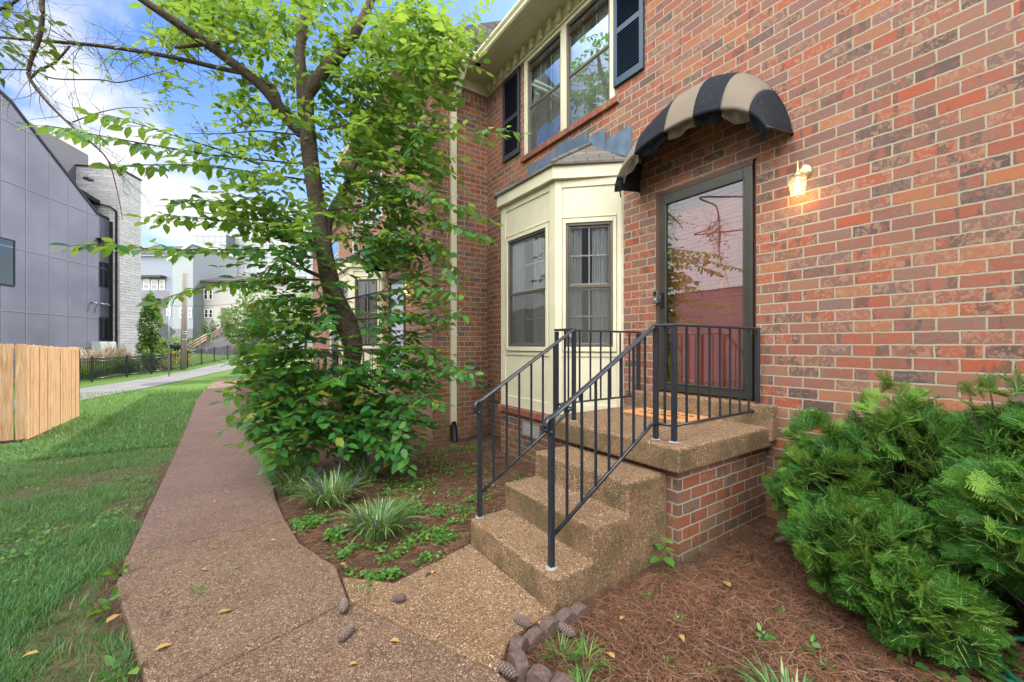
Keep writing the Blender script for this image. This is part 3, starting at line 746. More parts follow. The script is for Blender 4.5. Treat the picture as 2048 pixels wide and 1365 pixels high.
sd.box(xs0-.006, xs0, a0+st-.014, a1-st+.014, zt0-.104, zt0-.09); sd.box(xs0-.006, xs0, a0+st-.014, a1-st+.014, zb0+.071, zb0+.084)
storm = sd.build('storm_door', M['storm'], house, bevel=.003, seg=1)
g = MB(); g.add([(dx+.004, a1-st, zb0+.085), (dx+.004, a0+st, zb0+.085), (dx+.004, a0+st, zt0-.105), (dx+.004, a1-st, zt0-.105)], [(0,1,2,3)])
g.build('pane', M['glass_door'], storm)
h = MB(); h.box(xs0-.012, xs0, 2.600, 2.630, 1.83, 1.99); h.tube([(xs0-.012, 2.615, 1.97), (xs0-.045, 2.613, 1.96), (xs0-.048, 2.613, 1.86), (xs0-.012, 2.615, 1.85)], .007, n=8)
h.build('handle', M['black'], storm)
idr = MB(); xi = dx+.13; idr.box(xi, xi+.045, 1.726, 2.654, .977, 3.003)
for (ya, yb) in ((1.83, 2.12), (2.26, 2.55)):
    for (za, zb) in ((1.12, 1.75), (1.90, 2.45), (2.58, 2.88)):
        for q in ((ya, yb, za, za+.02), (ya, yb, zb-.02, zb), (ya, ya+.02, za+.02, zb-.02), (yb-.02, yb, za+.02, zb-.02)):
            idr.box(xi-.008, xi, *q)
        idr.box(xi-.006, xi, ya+.05, yb-.05, za+.05, zb-.05)
ido = idr.build('front_door', M['reddoor'], house, bevel=.003, seg=1)
for z in (1.80, 1.98):
    kb = MB(); kb.lathe((xi-.003, 2.575, z), [(.0,.0),(.032,.0),(.032,.008),(.012,.012),(.012,.03),(.027,.04),(.03,.052),(.02,.062),(0,.064)] if z < 1.9 else [(0,0),(.03,0),(.03,.014),(.018,.02),(0,.02)], axis=(-1,0,0)); kb.build('door_knob' if z < 1.9 else 'lock', M['knob'], ido)
# bay
bay(house, WX, 3.14, 5.40)
# step flashing (blue-grey metal) above the bay roof, laid on the brick
fl = MB(); xf = WX-.006
def fpoly(pts, k): fl.prism([(xf-k*.007, a, b) for a, b in pts], (-.0018, 0, 0))
fpoly([(3.02, 3.55), (3.42, 3.79), (3.42, 3.93), (3.02, 3.93)], 0)
fpoly([(3.40, 3.72), (3.72, 3.90), (3.72, 4.06), (3.40, 4.06)], 1)
fpoly([(3.70, 3.86), (4.02, 3.93), (4.02, 4.15), (3.70, 4.15)], 2)
fpoly([(4.00, 3.93), (4.30, 3.93), (4.30, 4.20), (4.00, 4.20)], 1)
fpoly([(4.28, 3.93), (4.95, 3.93), (4.95, 4.14), (4.28, 4.14)], 2)
fpoly([(4.93, 3.70), (5.24, 3.70), (5.24, 4.00), (4.93, 4.00)], 1)
fl.build('step_flashing', M['flash'], house)
# foundation vent in the bay plinth
v = MB(); bo = Vector((WX-.548-.024, 3.95, .27)); v_u = Vector((0,1,0)); v_n = Vector((-1,0,0))
v.obox(bo, v_u, v_n, 0, .36, -.01, .004, 0, .18, 1)
for q in ((0,.36,0,.016),(0,.36,.164,.18),(0,.016,.016,.164),(.344,.36,.016,.164)): v.obox(bo, v_u, v_n, q[0], q[1], .004, .016, q[2], q[3])
for k in range(4):
    z = .02+k*.037
    v.prism([bo+v_u*.016+v_n*.005+Vector((0,0,z+.034)), bo+v_u*.016+v_n*.007+Vector((0,0,z+.036)), bo+v_u*.016+v_n*.018+Vector((0,0,z+.004)), bo+v_u*.016+v_n*.016+Vector((0,0,z+.002))], v_u*.328)
v.build('foundation_vent', [M['vent'], M['black']], house)
# round security sticker inside the near bay pane
s2 = .70711; so = Vector((WX, 3.14, 0))+Vector((-s2, s2, 0))*.60; 
stk = MB(); nn = Vector((-s2, -s2, 0)); stk.lathe(so+Vector((0,0,1.56))-nn*.008, [(0,.0),(.026,.0),(.026,.001),(0,.001)], n=20, axis=nn); stk.lathe(so+Vector((0,0,1.56))-nn*.0068, [(.010,.0),(.019,.0),(.019,.0008),(.010,.0008)], n=20, axis=nn, m=1)
stk.build('round_sticker', [M['sticker'], M['white']], house)
# patch of worn timber on the bay panel
# ---------------------------------------------------------------- loose things on the house
# doorbell
db = thing('doorbell', 'small black video doorbell on the left side of the storm door frame', 'doorbell', (WX-.02, 2.675, 1.94))
b = MB(); b.box(WX-.05, WX-.009, 2.656, 2.704, 1.885, 2.015); b.build('body', simple('doorbell_grey', (.10,.105,.115), .35), db, bevel=.006)
b = MB(); b.box(WX-.0535, WX-.050, 2.661, 2.699, 1.965, 2.010); b.build('camera_window', M['black'], db, bevel=.001)
b = MB(); b.lathe((WX-.050, 2.681, 1.925), [(.008,0),(.012,0),(.012,.003),(.008,.003)], n=20, axis=(-1,0,0)); b.build('button_ring', M['white'], db)
# wall lamp
wl = thing('wall_lamp', 'brass wall lantern with clear glass shade and lit bulb right of the front door', 'wall lamp', (WX, 1.35, 2.80))
def lamp_parts(root, X, Y, Z, s_=1.0, brass='brass'):
    xc = X-.105*s_
    b = MB(); b.lathe((X, Y, Z), [(0,.0),(.058,.0),(.062,.008),(.055,.018),(.02,.024),(0,.024)], n=24, axis=(-1,0,0))
    b.build('back_plate', M[brass], root)
    b = MB(); b.tube([(X-.02, Y, Z-.005), (X-.05, Y, Z-.012), (xc+.01, Y, Z-.012)], .008, n=8)
    b.lathe((xc, Y, Z-.045), [(.030,-.006),(.032,.0),(.030,.012),(.017,.024),(.010,.045),(.006,.06),(.004,.10),(.0,.12)], n=20)
    b.lathe((xc, Y, Z-.085), [(.014,0),(.014,.04)], n=14)
    b.build('arm', M[brass], root)
    b = MB(); b.lathe((xc, Y, Z-.205), [(.040,.0),(.052,.05),(.057,.09),(.056,.12),(.046,.145),(.030,.158)], n=28)
    b.build('glass_shade', M['lampglass'], root)
    b = MB(); b.lathe((xc, Y, Z-.165), [(0,.0),(.012,.004),(.021,.02),(.023,.035),(.018,.055),(.012,.07),(.012,.085)], n=16)
    b.build('light_bulb', M['bulb'], root)
    ld = bpy.data.lights.new('bulb_light', 'POINT'); ld.energy = .75; ld.color = (1, .62, .28); ld.shadow_soft_size = .02
    lo = bpy.data.objects.new('bulb_light', ld); COL.objects.link(lo); lo.location = Vector((xc, Y, Z-.215))-Vector(root.location); lo.parent = root
lamp_parts(wl, WX, 1.35, 2.80)
# awning -----------------------------------------------------------
aw = thing('door_awning', 'domed canvas awning in black and tan stripes above the front door', 'awning', (WX, 2.18, 3.05))
def awning(root, X, yc, zb, hw=.745, dep=.40):
    N = 70; K = 10
    def prof(t, s_):   # t 0..1 round the arch, s_ 0 wall ..1 front
        th = math.pi*t; rise = .38+.41*(1-s_**1.8)
        x = X-dep*(.45*s_+.55*math.sin(s_*math.pi/2))-.004
        y = yc+hw*(1-.02*s_)*math.cos(th)
        z = zb+.06*(1-s_)+rise*(abs(math.sin(th))**(.86 if t < .5 else .86+.45*sstep(.5, 1, t)))
        return Vector((x, y, z))
    cuts = [0, .10, .27, .435, .56, .675, .81, 1.0]
    # t=1 is low y (right), t=0 high y (left)
    for gi in range(7):
        mb = MB(); t0, t1 = cuts[gi], cuts[gi+1]; n = 12
        pts = []
        for i in range(n+1):
            t = t0+(t1-t0)*i/n; row = []
            for s_ in range(K+1):
                p = prof(t, s_/K)
                sag = .012*math.sin(math.pi*i/n)*math.sin(math.pi*s_/K)
                p = p-Vector((0,0,sag)); row.append(p)
            # valance, hanging and slightly folded back
            f = prof(t, 1.0); outward = Vector((0, math.cos(math.pi*t), math.sin(math.pi*t)*.5))
            drop = .085+.03*math.sin(math.pi*i/n)+.015*math.sin(gi*2.3+i*.5)
            inw = Vector((.05+.015*math.sin(i*.9+gi), -.02*math.cos(math.pi*t), 0))
            row.append(f+Vector((-.010,0,-.035))+outward*.006)
            row.append(f+inw*.8+Vector((0,0,-.025))); row.append(f+inw*1.0+Vector((0,0,-drop)))
            pts.append(row)
        k = K+4; vs = [p for r_ in pts for p in r_]
        fs = [(i*k+j, (i+1)*k+j, (i+1)*k+j+1, i*k+j+1) for i in range(n) for j in range(k-1)]
        mb.add(vs, fs, 0, True)
        o = mb.build('canvas_stripe', M['can_dark'] if gi % 2 == 0 else M['can_tan'], root)
        so_ = o.modifiers.new('Solidify', 'SOLIDIFY'); so_.thickness = .005; so_.offset = 0
        tag(o, ('black' if gi % 2 == 0 else 'tan')+' canvas stripe')
    fr = MB()
    for s_, r_ in ((0.02, .011), (.98, .011)):
        fr.tube([prof(i/28, s_)+Vector((.012,0,-.012)) for i in range(29)], r_, n=6)
    for t in (.0, 1.0):
        fr.tube([prof(t, 0)+Vector((-.005, 0, .0)), prof(t, 1)+Vector((.01, 0, 0))], .011, n=6)
    fr.tube([prof(.0, 0)+Vector((0,0,.3)), prof(0, 1)+Vector((.02,0,.02))], .008, n=6)
    fr.build('metal_frame', M['black'], root)
awning(aw, WX, 2.17, 3.08)
# ---------------------------------------------------------------- stoop
def build_stoop():
    st = thing('stoop', 'pebble concrete stoop with three steps on a brick base before the open storm door', 'steps', (2.4, 2.25, 0))
    b = MB()
    b.prism([(1.434,1.70,-.12),(1.434,1.70,.17),(1.735,1.70,.17),(1.735,1.70,.375),(2.035,1.70,.375),(2.035,1.70,.578),(2.45,1.70,.578),(2.45,1.70,-.12)], (0,.955,0))
    b.build('stair_flight', M['agg_step'], st, bevel=.018, seg=3)
    b = MB(); b.box(2.36, WX-.002, 1.555, 2.985, .61, .78); b.build('landing_slab', M['agg_step'], st, bevel=.02, seg=3)
    b = MB(); b.box(3.585, WX-.001, 1.53, 2.99, .66, .952); b.build('door_step', M['agg_step'], st, bevel=.014, seg=3)
    b = MB(); b.box(2.453, WX-.001, 1.625, 2.93, -.2, .608); b.build('brick_base', M['brick_base'], st)
    return st
stoop = build_stoop(); stoop['label'] = 'pebble-finished concrete stoop with brick base below the front door'
def baluster(mb, x, y, z0, z1, h=.0065): mb.box(x-h, x+h, y-h, y+h, z0, z1)
def railing(name, label, near):
    yS = 1.80 if near else 2.625; yC = 1.675 if near else 2.905; yA = 1.80 if near else 2.64
    xb, xa, xc, xw = 1.50, 2.455, 2.485, 3.655
    r = thing(name, label, 'railing', (xb, yS, .17), group='iron handrails on the front stoop')
    ztop, zlow = 1.585, .895; hb, lb = 1.03, .345
    p = .0155
    for (x, y, z0, z1) in ((xb, yS, .17, hb-.005), (xa, yA, .78, ztop-.012), (xc, yC, .78, ztop-.012), (xw, yC, .78, ztop-.012)):
        q = MB(); q.box(x-p, x+p, y-p, y+p, z0-.02, z1); q.build('post', M['iron'], r, bevel=.002, seg=1)
        q = MB(); n = 14; vs = [(x, y, z0+.016)]
        for k in range(n):
            a = 2*math.pi*k/n; rr = .036+random.uniform(-.008, .010); vs.append((x+rr*math.cos(a), y+rr*math.sin(a), z0+.003))
        q.add(vs, [(0, 1+k, 1+(k+1) % n) for k in range(n)]); q.build('grout_foot', M['mortarfoot'], r)
    # moulded cap rail
    def cap(pts, nm='top_rail'):
        q = MB(); P = [Vector(t) for t in pts]; prof = [(-.021,-.004),(-.021,.003),(-.012,.011),(.012,.011),(.021,.003),(.021,-.004),(.012,-.009),(-.012,-.009)]
        ring = []
        for i, c in enumerate(P):
            t = (P[min(i+1,len(P)-1)]-P[max(i-1,0)]).normalized()
            side = Vector((t.y, -t.x, 0)); side = side.normalized() if side.length > .01 else Vector((0,1,0))
            up = side.cross(t).normalized()
            if up.z < 0 and abs(t.z) < .95: up = -up
            for a, bq in prof: ring.append(c+side*a+up*bq)
        m_ = len(prof)
        fs = [(i*m_+k, i*m_+(k+1) % m_, (i+1)*m_+(k+1) % m_, (i+1)*m_+k) for i in range(len(P)-1) for k in range(m_)]
        fs += [tuple(range(m_))[::-1], tuple(range((len(P)-1)*m_, len(P)*m_))]
        q.add(ring, fs, 0); return q.build(nm, M['iron'], r)
    sl_ = (ztop-hb)/(xa-xb); ang = math.atan(sl_)
    pts = [(xa, yA, ztop)]
    for k in range(1, 5): pts.append((xa-.012*k*(1 if k > 1 else .5), yS+(yA-yS)*(1-k/4), ztop-.012*k*sl_*.8))
    pts = [(xa+.0, yA, ztop), (xa-.03, yS, ztop-.010), (xa-.06, yS, ztop-.03), (xb+.03, yS, hb+.03*sl_), (xb-.005, yS, hb+.002)]
    cx, cz = xb-.012, hb-.052
    for k in range(0, 8):
        a = math.pi/2+.5+k*.42; rr = .052-.0035*k
        pts.append((cx+rr*math.cos(a)*.8, yS, cz+rr*math.sin(a)))
    cap(pts)
    cap([(xa-.02, yA, ztop), (xc, yC, ztop)] if not near else [(xa-.02, yA, ztop), (xc, yC-.012, ztop)])
    cap([(xc-.018, yC, ztop+.0015), (xw+.02, yC, ztop+.0015)])
    lo = MB()
    lo.tube([(xb, yS, lb), (xa-.10, yS, zlow-.035), (xa-.05, yS, zlow-.004), (xa, yA, zlow)], .0085, n=4, square=True)
    lo.tube([(xa, yA, zlow), (xc, yC, zlow)], .0085, n=4, square=True); lo.tube([(xc, yC, zlow), (xw, yC, zlow)], .0085, n=4, square=True)
    lo.build('bottom_rail', M['iron'], r)
    for k in range(1, 8):
        x = xb+(xa-xb)*k/8; q = MB()
        zl = min(zlow, lb+(x-xb)*(zlow-.035-lb)/(xa-.10-xb)) if x < xa-.1 else zlow-.02
        baluster(q, x, yS, zl, hb+(x-xb)*sl_-.008); q.build('baluster', M['iron'], r)
    q = MB(); baluster(q, (xa+xc)/2, (yA+yC)/2, zlow, ztop-.01); q.build('baluster', M['iron'], r)
    for k in range(1, 8):
        x = xc+(xw-xc)*k/8; q = MB(); baluster(q, x, yC, zlow, ztop-.01); q.build('baluster', M['iron'], r)
    return r
rail_near = railing('handrail', 'black iron handrail on the right side of the near stoop, across the storm door', True)
rail_far = railing('handrail', 'black iron handrail on the left side of the near stoop, across the bay window', False)
# door mat with worn script
dm = thing('doormat', 'orange coir doormat with worn black script on the landing', 'doormat', (3.33, 2.32, .78))
q = MB(); q.box(3.13, 3.53, 1.95, 2.70, .781, .803); q.build('coir_pad', M['mat'], dm, bevel=.006)
q = MB(); rs = random.Random(3)
for row, xx in ((0, 3.40), (1, 3.26)):
    y = 2.56
    while y > 2.10:
        k = rs.choice([0,1,2,3]); w_ = .05; h_ = .075
        sh_ = {0: [(0,0),(.5,1),(1,.2),(.7,0),(.2,.4)], 1: [(0,.9),(0,.1),(.5,0),(1,.3),(1,.9)], 2: [(1,.9),(.3,1),(0,.5),(.3,0),(1,.1)], 3: [(.1,0),(.2,1),(.5,.5),(.8,1),(.9,0)]}[k]
        P = [Vector((xx-h_/2+b_*h_, y-a_*w_, .8045)) for a_, b_ in sh_]
        for a_, b_ in zip(P[:-1], P[1:]):
            d_ = (b_-a_).normalized(); s_ = Vector((d_.y, -d_.x, 0))*.0055
            q.add([a_-s_, b_-s_, b_+s_, a_+s_], [(0,1,2,3)])
        y -= w_+.018
q.build('lettering', M['matink'], dm)
# ---------------------------------------------------------------- neighbour townhouse
NX = 2.65
nb = thing('townhouse', 'brick townhouse half hidden by the tree, with cream downspout on its side wall', 'house', (NX, 9, 0))
w = MB()
wall_face(w, 'y', 6.18, NX, WX, -.5, 5.60, [], .2, -1)
wall_face(w, 'x', NX, 6.18, 11.3, -.5, 5.60, [(7.45, 8.45, .70, 2.80), (8.95, 10.85, .3, 3.2), (8.9, 10.6, 4.2, 5.55)], .2, -1)
nw = w.build('brick_wall', M['brick_n'], nb)
w = MB(); wall_face(w, 'y', 6.18, NX, WX, 5.60, 5.80, [], .2, -1); wall_face(w, 'x', NX, 6.18, 11.3, 5.60, 5.80, [], .2, -1); w.build('soldier_course', M['soldier'], nw)
for zz in (3.97, 5.05):
    w = MB(); w.box(NX-.012, NX+.4, 6.168, 6.178, zz, zz+.085); w.box(NX-.012, NX-.001, 6.178, 6.8, zz, zz+.085); w.build('brick_band', M['brick_n'], nw)
w = MB(); w.box(NX+.21, 12, 11.1, 11.3, -.5, 5.9); w.box(11.8, 12, 6.4, 11.1, -.5, 5.9); w.box(NX+1.6, NX+1.7, 6.4, 11.1, -.5, 5.9); w.box(NX+.21, NX+1.6, 6.4, 11.1, 3.5, 3.6); w.box(WX+.02, 12, 6.19, 6.38, -.5, 5.9); w.build('inner_wall', M['darkroom'], nb)
gable_roof(nb, NX-.48, 12.6, 5.78, 11.6, 6.06, 9.0)
cornice(nb, 'y', 6.18, NX-.40, WX-.40, -1)
w = MB(); w.box(WX-.40, WX-.03, 6.15, 6.18, 5.80, 6.0); w.box(WX-.40, WX-.03, 6.135, 6.15, 5.80, 5.822); w.box(WX-.40, WX, 5.9, 6.19, 6.015, 6.03); w.build('frieze_board', M['cream_y'], nb)
cornice(nb, 'x', NX, 6.18-.40, 11.4, -1)
ds = MB()
ds.box(2.945, 3.045, 6.095, 6.165, .12, 5.35)
ds.prism([(2.945, 6.165, 5.35), (2.945, 6.095, 5.35), (2.945, 5.70, 5.90), (2.945, 5.76, 5.98)], (.1, 0, 0))
for k in (2.965, 2.99, 3.015): ds.box(k, k+.008, 6.090, 6.095, .12, 5.35)
for z in (1.6, 3.9, 5.2): ds.box(2.935, 3.055, 6.088, 6.178, z, z+.03)
ds.build('downspout', M['cream'], nb, bevel=.006, seg=2)
up = MB(); up.box(NX-.01, NX+.1, 8.9, 8.98, 4.2, 5.55); up.box(NX-.01, NX+.1, 10.52, 10.6, 4.2, 5.55); up.box(NX-.01, NX+.1, 9.69, 9.81, 4.2, 5.55); up.build('window_casing', M['cream'], nb)
for a, b in ((8.985, 9.685), (9.815, 10.515)):
    window_unit(nb, (NX+.012, b, 4.2), (0,-1,0), (-1,0,0), b-a, 4.2, 5.55, 'glass_up', screen=False)
bay(nb, NX, 8.85, 11.0, zc=.4, zt=3.15, sticker=False)
dd = MB(); dd.box(NX+.03, NX+.07, 7.45, 8.45, .72, 2.80)
do = dd.build('front_door', M['door_reflect'], nb)
dd = MB(); dd.box(NX-.015, NX+.03, 7.45, 7.52, .72, 2.80); dd.box(NX-.015, NX+.03, 8.38, 8.45, .72, 2.80); dd.box(NX-.014, NX+.03, 7.52, 8.38, 2.72, 2.80); dd.box(NX-.014, NX+.03, 7.52, 8.38, .72, .80)
dd.build('storm_door', M['black'], nb)
# their awning, lamp, stoop and rails are copies standing in front of their door
DX, DY, DZ = NX-WX, 7.95-2.2, -.24
def copy_to(root, label, group=None):
    c = copy_tree(root); c.location = Vector(root.location)+Vector((DX, DY, DZ)); c['label'] = label
    if group: c['group'] = group
    return c
a2 = copy_to(aw, 'dark striped awning over the neighbouring door, seen through the tree'); a2.location.z += .12
for ch in a2.children:
    if ch.name.startswith('canvas_stripe'): ch['label'] = ch['label']
l2 = copy_to(wl, 'lit brass wall lantern beside the neighbouring door behind the leaves'); l2.location = (NX, 7.12, 2.55)
aw['group'] = a2['group'] = 'striped door awnings'; wl['group'] = l2['group'] = 'brass wall lanterns'
s2_ = copy_to(stoop, 'pebble concrete stoop of the neighbouring house, behind the tree'); stoop['group'] = s2_['group'] = 'front stoops'
copy_to(rail_near, 'black iron handrail beyond the tree, nearer one of the neighbouring stoop')
copy_to(rail_far, 'black iron handrail beyond the tree, farther one of the neighbouring stoop')
# corrugated drain pipe
dp = thing('drain_pipe', 'black corrugated drain pipe end under the cream downspout', 'drain pipe', (2.99, 6.05, -.1))
q = MB(); P = [Vector((2.995, 6.13, .17)), Vector((2.99, 6.10, .08)), Vector((2.96, 6.02, -.02)), Vector((2.93, 5.93, -.13))]
prof = []
pts = []; rad = []
for i in range(31):
    t = i/30*3; k = min(2, int(t)); f_ = t-k; pts.append(P[k]*(1-f_)+P[k+1]*f_); rad.append(.048+(.008 if i % 2 else 0))
q.tube(pts, rad, n=14, smooth=False); q.build('corrugated_tube', M['black'], dp)
# third house of the row
th = thing('townhouse', 'farther brick townhouse of the same row beyond the tree', 'house', (3.1, 14, 0))
for o_, g_ in ((house, 1), (nb, 1), (th, 1)): o_['group'] = 'townhouses of the brick row'
w = MB(); wall_face(w, 'x', 3.15, 11.5, 22, -.5, 5.8, [(13, 14, .6, 2.7), (12.2, 13.8, 4.2, 5.5), (16, 17.6, 1.2, 2.8), (16, 17.6, 4.2, 5.5)], .2, -1); w.box(3.36, 11, 21.8, 22, -.5, 5.8); w.box(3.36, 11, 11.5, 11.7, -.5, 5.8); w.box(4.6, 4.7, 11.7, 21.8, -.5, 5.8)
w.build('brick_wall', M['brick_n'], th); gable_roof(th, 2.7, 12, 11.62, 22.4, 6.06, 9.0)
w = MB(); w.box(3.05, 3.149, 11.5, 22, 5.8, 6.0); w.box(2.75, 3.149, 11.5, 22, 6.0, 6.03); w.build('frieze_board', M['cream_y'], th)
for (ya, yb, za, zb) in ((12.2, 13.8, 4.2, 5.5), (16, 17.6, 1.2, 2.8), (16, 17.6, 4.2, 5.5)):
    window_unit(th, (3.16, yb, za), (0,-1,0), (-1,0,0), yb-ya, za, zb, 'glass_up', cols=4, screen=False, curtain=False, framemat='cream')
w = MB(); w.box(3.18, 3.22, 13, 14, .6, 2.7); w.build('front_door', M['reddoor'], th)
# house across the lawn behind the left edge (mirrored in the storm door)
oh = thing('opposite_house', 'white clad house on purplish brick across the lawn, mirrored in the storm door glass', 'house', (-13, 5, 0))
w = MB(); wall_face(w, 'x', -12, -6, 27, -.5, 4.15, [], .2, 1); w.build('brick_wall', M['purple_brick'], oh)
w = MB(); w.box(-20, -12.06, -6, 27, -.5, 4.15); w.box(-20, -11.93, -6.05, 27.05, 4.15, 9.6); w.build('upper_wall', M['sid_white'], oh)
w = MB(); w.box(-20.3, -11.6, -6.4, 27.4, 9.6, 9.85); w.build('roof', M['roofgrey'], oh)
for (ya, yb, za, zb) in ((1, 2.2, 5.3, 6.9), (5, 6.2, 5.3, 6.9), (8.5, 9.7, 5.3, 6.9)):
    window_unit(oh, (-11.93, ya, za), (0,1,0), (1,0,0), yb-ya, za, zb, 'glass_dark', screen=False, curtain=False, framemat='white')

og = thing('opposite_house', 'dark sided house across the lawn, mirrored in the near bay window', 'house', (-13, -18, 0))
w = MB(); w.box(-20, -12.2, -32, -6.6, -.5, 11); w.build('wall', M['sid_dark'], og); w = MB(); w.box(-20.3, -11.9, -32.3, -6.5, 11, 11.2); w.build('roof', M['roofgrey'], og)
for ya in (-24, -17, -11): window_unit(og, (-12.2, ya, 3.6), (0,1,0), (1,0,0), 1.2, 3.6, 5.2, 'glass_dark', screen=False, curtain=False, framemat='white')
# ============================================================ GROUND
def sheet(name, x0, x1, y0, y1, nx, ny, zf, mat, kind='structure', mask=None):
    xs = np.linspace(x0, x1, nx); ys = np.linspace(y0, y1, ny)
    V = [(x, y, zf(x, y)) for y in ys for x in xs]; T = []
    for j in range(ny-1):
        for i in range(nx-1):
            if mask and not mask((xs[i]+xs[i+1])/2, (ys[j]+ys[j+1])/2): continue
            a = j*nx+i; T += [(a, a+1, a+nx+1), (a, a+nx+1, a+nx)]
    o = npmesh(name, V, T, mat, smooth=True); tag(o, kind=kind); return o
def zl(x, y): return G(x, y)-.055
# far ground sheet in one piece with finer middle
gx = np.concatenate([np.linspace(-400, -40, 10), np.linspace(-36, 20, 113), np.linspace(26, 400, 10)])
gy = np.concatenate([np.linspace(-300, -20, 8), np.linspace(-16, 75, 183), np.linspace(85, 500, 12)])
V = [(x, y, zl(x, y)-(0)) for y in gy for x in gx]; T = []
nx_ = len(gx)
for j_ in range(len(gy)-1):
    for i_ in range(nx_-1):
        a = j_*nx_+i_; T += [(a, a+1, a+nx_+1), (a, a+nx_+1, a+nx_)]
ml = []
for t in range(0, len(T), 2):
    q = V[T[t][0]]; f_ = 1 if q[1] > 12 else 0; ml += [f_, f_]
go = npmesh('ground', V, T, [M['lawnsoil'], M['farlawn']], midx=ml, smooth=True); tag(go, kind='structure')
# path outlines
PL = [(.0,-1.5),(-.15,1.2),(-.22,1.9),(-.32,2.33),(-.48,2.94),(-.61,3.43),(-.635,4.0),(-.67,5.2),(-.72,6.78),(-.79,9),(-.85,11.1),(-.95,14.4),(-1.0,17.6),(-.9,21.5),(-.7,25)]
PR = [(1.03,-1.5),(1.03,1.2),(.97,1.53),(.80,2.10),(.62,2.60),(.55,2.86),(.40,3.38),(.33,4.2),(.35,5.3),(.31,7.15),(.18,10.4),(.12,13),(.02,15.4),(.05,19),(.35,25)]
def interp(L, y):
    for (x0, y0), (x1, y1) in zip(L[:-1], L[1:]):
        if y0 <= y <= y1: return x0+(x1-x0)*(y-y0)/(y1-y0)
    return L[0][0] if y < L[0][1] else L[-1][0]
def slab(mb, poly, t=.12, ins=.004):
    """poly list (x,y) ccw; top follows the land"""
    c = Vector((sum(p[0] for p in poly)/len(poly), sum(p[1] for p in poly)/len(poly), 0)); P = []
    for x, y in poly:
        v = Vector((x, y, 0)); dlt = (c-v).normalized()*ins*1.4; P.append((v+dlt))
    n = len(P); top = [Vector((p.x, p.y, G(p.x, p.y))) for p in P]; bot = [p-Vector((0,0,t)) for p in top]
    mb.add(top+bot, [tuple(range(n)), tuple(range(n, 2*n))[::-1]]+[(i, n+i, n+(i+1) % n, (i+1) % n) for i in range(n)])
mb = MB()
# slabs near the stoop, meeting along real joints
slab(mb, [(-.155,1.2),(1.03,1.2),(.97,1.52),(.535,2.435),(-.16,2.225),(-.22,1.9)])
slab(mb, [(-.16,2.225),(.535,2.435),(.54,2.50),(.555,2.86),(.40,3.38),(.36,3.9),(-.635,3.9),(-.61,3.43),(-.48,2.94),(-.32,2.33)])
slab(mb, [(0,-1.5),(1.03,-1.5),(1.03,1.19),(-.155,1.19)])
path_o = mb.build('walkway', M['agg_walk'], bevel=.012, seg=2); tag(path_o, kind='structure')
mb = MB()
slab(mb, [(.535,2.435),(.97,1.52),(1.11,1.65),(1.25,1.68),(1.432,1.70),(1.428,2.64),(.80,2.465),(.555,2.72)])
wk = mb.build('walkway', M['agg_step'], bevel=.012, seg=2); tag(wk, kind='structure')
mb = MB(); ys = [3.9, 5.3, 6.9, 8.5, 10.1, 11.7, 13.3, 15, 17, 19, 21, 23, 25]
for a, b in zip(ys[:-1], ys[1:]):
    mid = (a+b)/2
    slab(mb, [(interp(PL,a),a),(interp(PR,a),a),(interp(PR,mid),mid),(interp(PR,b),b),(interp(PL,b),b),(interp(PL,mid),mid)], ins=.005)
wk = mb.build('walkway', M['agg_path'], bevel=.012, seg=2); tag(wk, kind='structure')
V = []; T = []
for k in range(200):
    y = 1.0+k*.075; xe = interp(PL, y); w_ = .05+.05*noise.noise(Vector((y*2.1, 3, 1)))+.035*noise.noise(Vector((y*7, 1, 1)))
    for x in (xe-w_-.03, xe-w_*.5, xe+.03): V.append((x, y, zl(x, y)+.006+.008*noise.noise(Vector((x*9, y*9, 2)))))
for k in range(199):
    for j_ in range(2): a = k*3+j_; T += [(a, a+1, a+4), (a, a+4, a+3)]
sd = npmesh('soil_edge', V, T, M['mulch'], smooth=True); tag(sd, kind='structure')
# mulch beds either side of the steps
def zm(x, y):
    n1 = noise.noise(Vector((x*1.3, y*1.3, 3)))*.02+noise.noise(Vector((x*6, y*6, 1)))*.012
    e = min(1, max(0, (x-interp(PR, y))/.25))
    return G(x, y)-.035+n1*e+(.02*e)+ (.03 if x > 3.3 else 0)
bed = sheet('mulch_bed', -.0, 3.80, -2.5, 3.0, 96, 140, zm, M['mulch'], mask=lambda x, y: x > interp(PR, y)-.10 and not (x < 1.4 and y > 1.72 and y < 2.4))
bed2 = sheet('mulch_bed', -.0, 3.80, 3.0, 24.0, 76, 300, zm, M['mulch'], mask=lambda x, y: x > interp(PR, y)-.08 and not (x > 2.7 and y > 6.4))
# alley and verge
AC = [(-14,9),(-9,12),(-5.6,15.2),(-4.08,18.1),(-3.0,22.0),(-2.3,25.0),(-1.55,29),(-.75,33.0),(.3,36.0),(2.4,40),(6,46)]
AF = [(-17,13.5),(-11,16.4),(-7.0,19.3),(-5.17,22.9),(-4.5,25.6),(-3.72,28.6),(-3.0,32.6),(-2.0,35.8),(-.6,38.8),(1.2,42.5),(4.5,49)]
V = []; T = []
for k, (a, b) in enumerate(zip(AC, AF)):
    for t in (0, .25, .5, .75, 1):
        x, y = a[0]*(1-t)+b[0]*t, a[1]*(1-t)+b[1]*t; V.append((x, y, max(zl(x, y)+.02, zl(x,y)+.02)))
V2 = []; n5 = 5; sub = 10; Vn = []
for k in range(len(AC)-1):
    for s_ in range(sub):
        f_ = s_/sub
        for t in range(5):
            p = np.array(V[k*5+t])*(1-f_)+np.array(V[(k+1)*5+t])*f_; Vn.append((p[0], p[1], zl(p[0], p[1])+.022))
rows = len(Vn)//5
